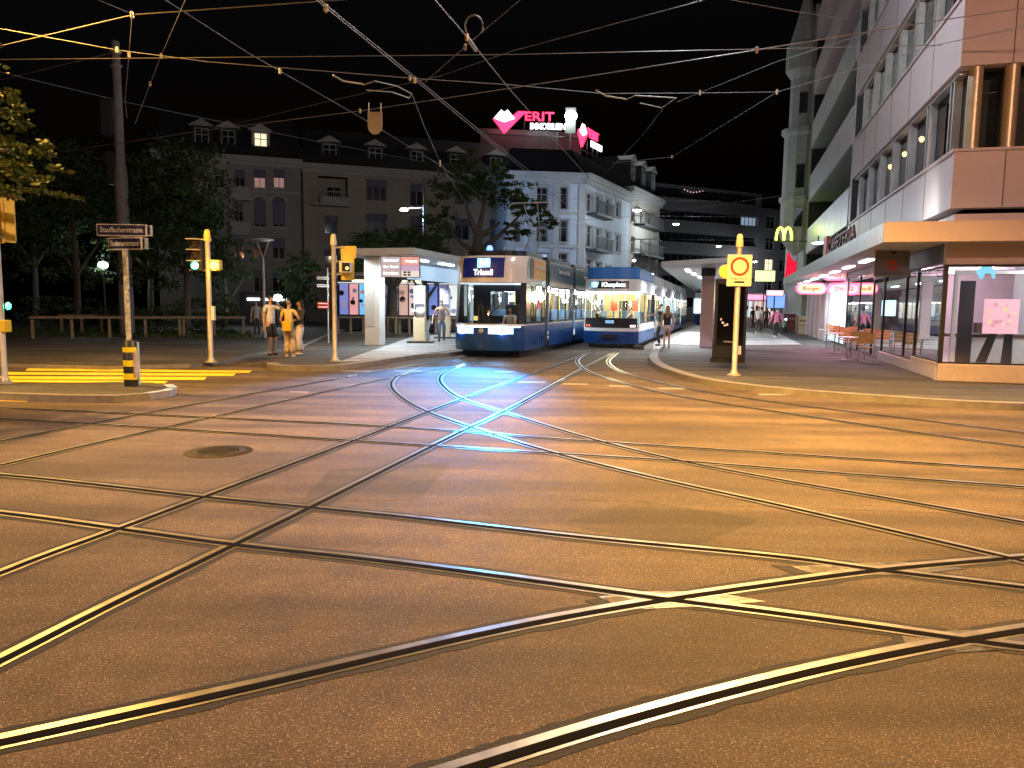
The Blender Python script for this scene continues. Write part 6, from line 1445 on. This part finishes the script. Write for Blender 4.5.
# ---------------------------------------------------------------- overhead wires
def W(px, py, z=6.5): d = ray(px, py); k = (z - CH) / d.z; return Vector((d.x * k, d.y * k, z))
WG = 'overhead wires above the junction'
def wire(label, pts, z=6.5, r=.012, clamps=(), name='overhead_wire'):
    Q = [W(*p[:2], p[2] if len(p) > 2 else z) for p in pts]; t = thing(name, label, 'wire', Q[0], 0, WG); Q = [q - Q[0] for q in Q]
    g = MB(); g.path(Q, r * .72, 6); g.build('cable', m_wire, t)
    for i in clamps:
        g = MB(); g.lathe([(.01, -.07), (.035, -.05), (.035, .05), (.01, .07)], Q[i], n=8); g.build('clamp', m_col, t)
wire('wire from the upper picture edge bending at the knot above the mast', [(-160, 82), (0, 46), (132, 15), (350, -1), (560, -12)], 7.0, .013, (2,))
wire('taut wire from the picture edge straight to the concrete mast', [(-200, 130), (0, 80), (118, 51.5)], 8.5, .013)
wire('long sagging wire passing the mast top to the bracket by the red sign', [(-100, 5), (0, 28.5), (117, 50), (210, 62), (410, 78), (512, 85), (602, 93.5)], 7.2, .012, (2, 4))
wire('level wire crossing the whole sky just above the roof signs', [(-100, 59.5), (0, 59.5), (512, 54.5), (762, 49), (942, 45)], 7.4, .011)
wire('short steep wire dropping from the knot beside the mast', [(132, 15), (129, 55), (125, 100), (127, 118)], 7.4, .010, (0, 1))
wire('thin wire slanting down from the top edge into the broad dark tree', [(187, -4), (161, 56), (150, 84), (135, 124)], 7.6, .010, (1, 2))
wire('long diagonal wire falling past the yellow hanging plate', [(150, -10), (250, 54), (280, 71), (360, 117), (440, 165), (520, 225), (560, 252)], 7.0, .011, (2, 4))
for j, dx in enumerate((0, 3.5)): wire(('first', 'second')[j] + ' of the twin wires running diagonally from the top centre towards the trams', [(300 + dx, -14), (326 + dx, 8), (415 + dx, 80), (512 + dx, 160), (588 + dx, 222 - dx)], 6.2, .011, (1, 2) if j == 0 else ())
wire('short wire entering from the top edge to the knot above the mast', [(80, -8), (132, 14)], 7.6, .010)
wire('blue lit wire from the top centre down between the roof signs', [(425, -14), (435, 0), (467, 37), (512, 92), (577, 165), (600, 192)], 6.4, .013, (2,))
wire('wire rising from the bracket knot to the top edge through the loop', [(425, 82), (465, 47), (482, 32), (520, 0), (535, -12)], 7.0, .011, (1,))
wire('long wire climbing from the house roofs to the upper corner of the shop building', [(60, 152), (200, 131), (360, 111), (512, 88), (757, 50), (942, 20), (1080, 0)], 7.0, .014, (2, 4))
wire('thin wire climbing from the attic dormers to the top edge', [(235, 124), (325, 102), (440, 76), (512, 51), (704, 0), (740, -12)], 7.6, .009)
wire('kinked wire dropping from the bracket knot to the tree behind the tram', [(412, 94), (425, 128), (440, 162), (468, 206)], 7.0, .011, (2,))
wire('short wire in the top edge near the shop building', [(720, -3), (732, 0), (792, 11), (850, 20)], 7.4, .009)
wire('wire dropping from the second bracket to the pale corner house', [(662, 110), (640, 138), (602, 177)], 7.2, .010)
wire('wire from the second bracket rising to the shop building windows', [(677, 102), (776, 62), (862, 35), (905, 18)], 7.4, .009)
wire('wire falling from the junction before the oriel tower to the dark roofs', [(777, 92), (725, 124), (672, 157), (612, 163)], 7.4, .010, (0, 2))
wire('wire fanning from that junction to the corner of the shop building', [(602, 93.5), (700, 93), (777, 92), (937, 45), (1060, 18)], 7.4, .010, (1,))
wire('faint wire from the picture edge behind the mast to the house roofs', [(-60, 55), (0, 72), (125, 102), (300, 138), (425, 162)], 8.5, .010)
wire('low pale wire over the tram roofs from the tree to the corner house', [(443, 168), (468, 207), (578, 220), (616, 218), (665, 212), (780, 196)], 7.2, .014, (1,))
wire('lower parallel wire over the tram roofs', [(468, 210), (540, 219), (600, 228), (660, 246), (740, 268)], 6.6, .012)
wire('wire anchored with a black clamp on the shop building front', [(937, 45), (985, 35), (1060, 22)], 7.4, .009)
wire('slanting stay running down the shop building facade', [(945, 60), (922, 150), (905, 218)], 5.6, .010) if 0 else None
for j, (pts, z, lb) in enumerate((([(363, 85), (375, 81), (397, 86), (412, 94), (409, 98), (392, 92), (366, 90)], 7.1, 'bent pale insulator bracket above the house roofs'), ([(626, 100), (635, 95.5), (676, 98), (662, 108), (640, 103)], 7.2, 'bent pale insulator bracket right of the roof signs'))):
    Q = [W(x, y, z) for x, y in pts]; t = thing('insulator_bracket', lb, 'bracket', Q[0], 0, 'insulator brackets in the wires'); g = MB(); g.path([q - Q[0] for q in Q], .014, 6); g.build('rod', m_galv, t)
    x0 = pts[0][0] - (24 if j == 0 else 24); Q2 = [W(x, y, z) - Q[0] for x, y in ((x0 - 6, pts[0][1] - 10), (x0 + 4, pts[0][1] - 4), (x0 + 24, pts[0][1] - 1))]; g = MB(); g.path(Q2, .02, 6); g.build('clamp', m_col, t)
Q = [W(465 + 9 + 9 * math.cos(a), 26 - 11 * math.sin(a), 7.0) for a in [(-.6 + i * (PI + 1.2) / 14) for i in range(15)]]; t = thing('wire_loop', 'round loop of cable hanging in the wires at the top centre', 'cable loop', Q[0], 0); g = MB(); g.path([q - Q[0] for q in Q], .016, 6); g.build('cable', m_wire, t)
g = MB(); g.tube(W(467, 37, 7) - Q[0], W(476, 50, 7) - Q[0], .04); g.build('clamp', m_galv, t)
p = at(375, 112, 19.0); t = thing('hanging_plate', 'pale rounded plate hanging from the diagonal wire', 'plate', p, 0)
g = MB(); P = [(-.18, 0), (.18, 0), (.18, -.32)] + [(.18 * math.cos(-k * PI / 8), -.34 + .2 * math.sin(-k * PI / 8)) for k in range(1, 8)] + [(-.18, -.32)]; g.xz(P, -.02, .02); g.build('plate', pbr('tan_plate', (.26, .22, .18), .6), t); g = MB(); g.tube((-.15, 0, 0), (-.15, 0, .22), .01); g.tube((.15, 0, 0), (.15, 0, .22), .01); g.build('hanger', m_galv, t)
g = MB()
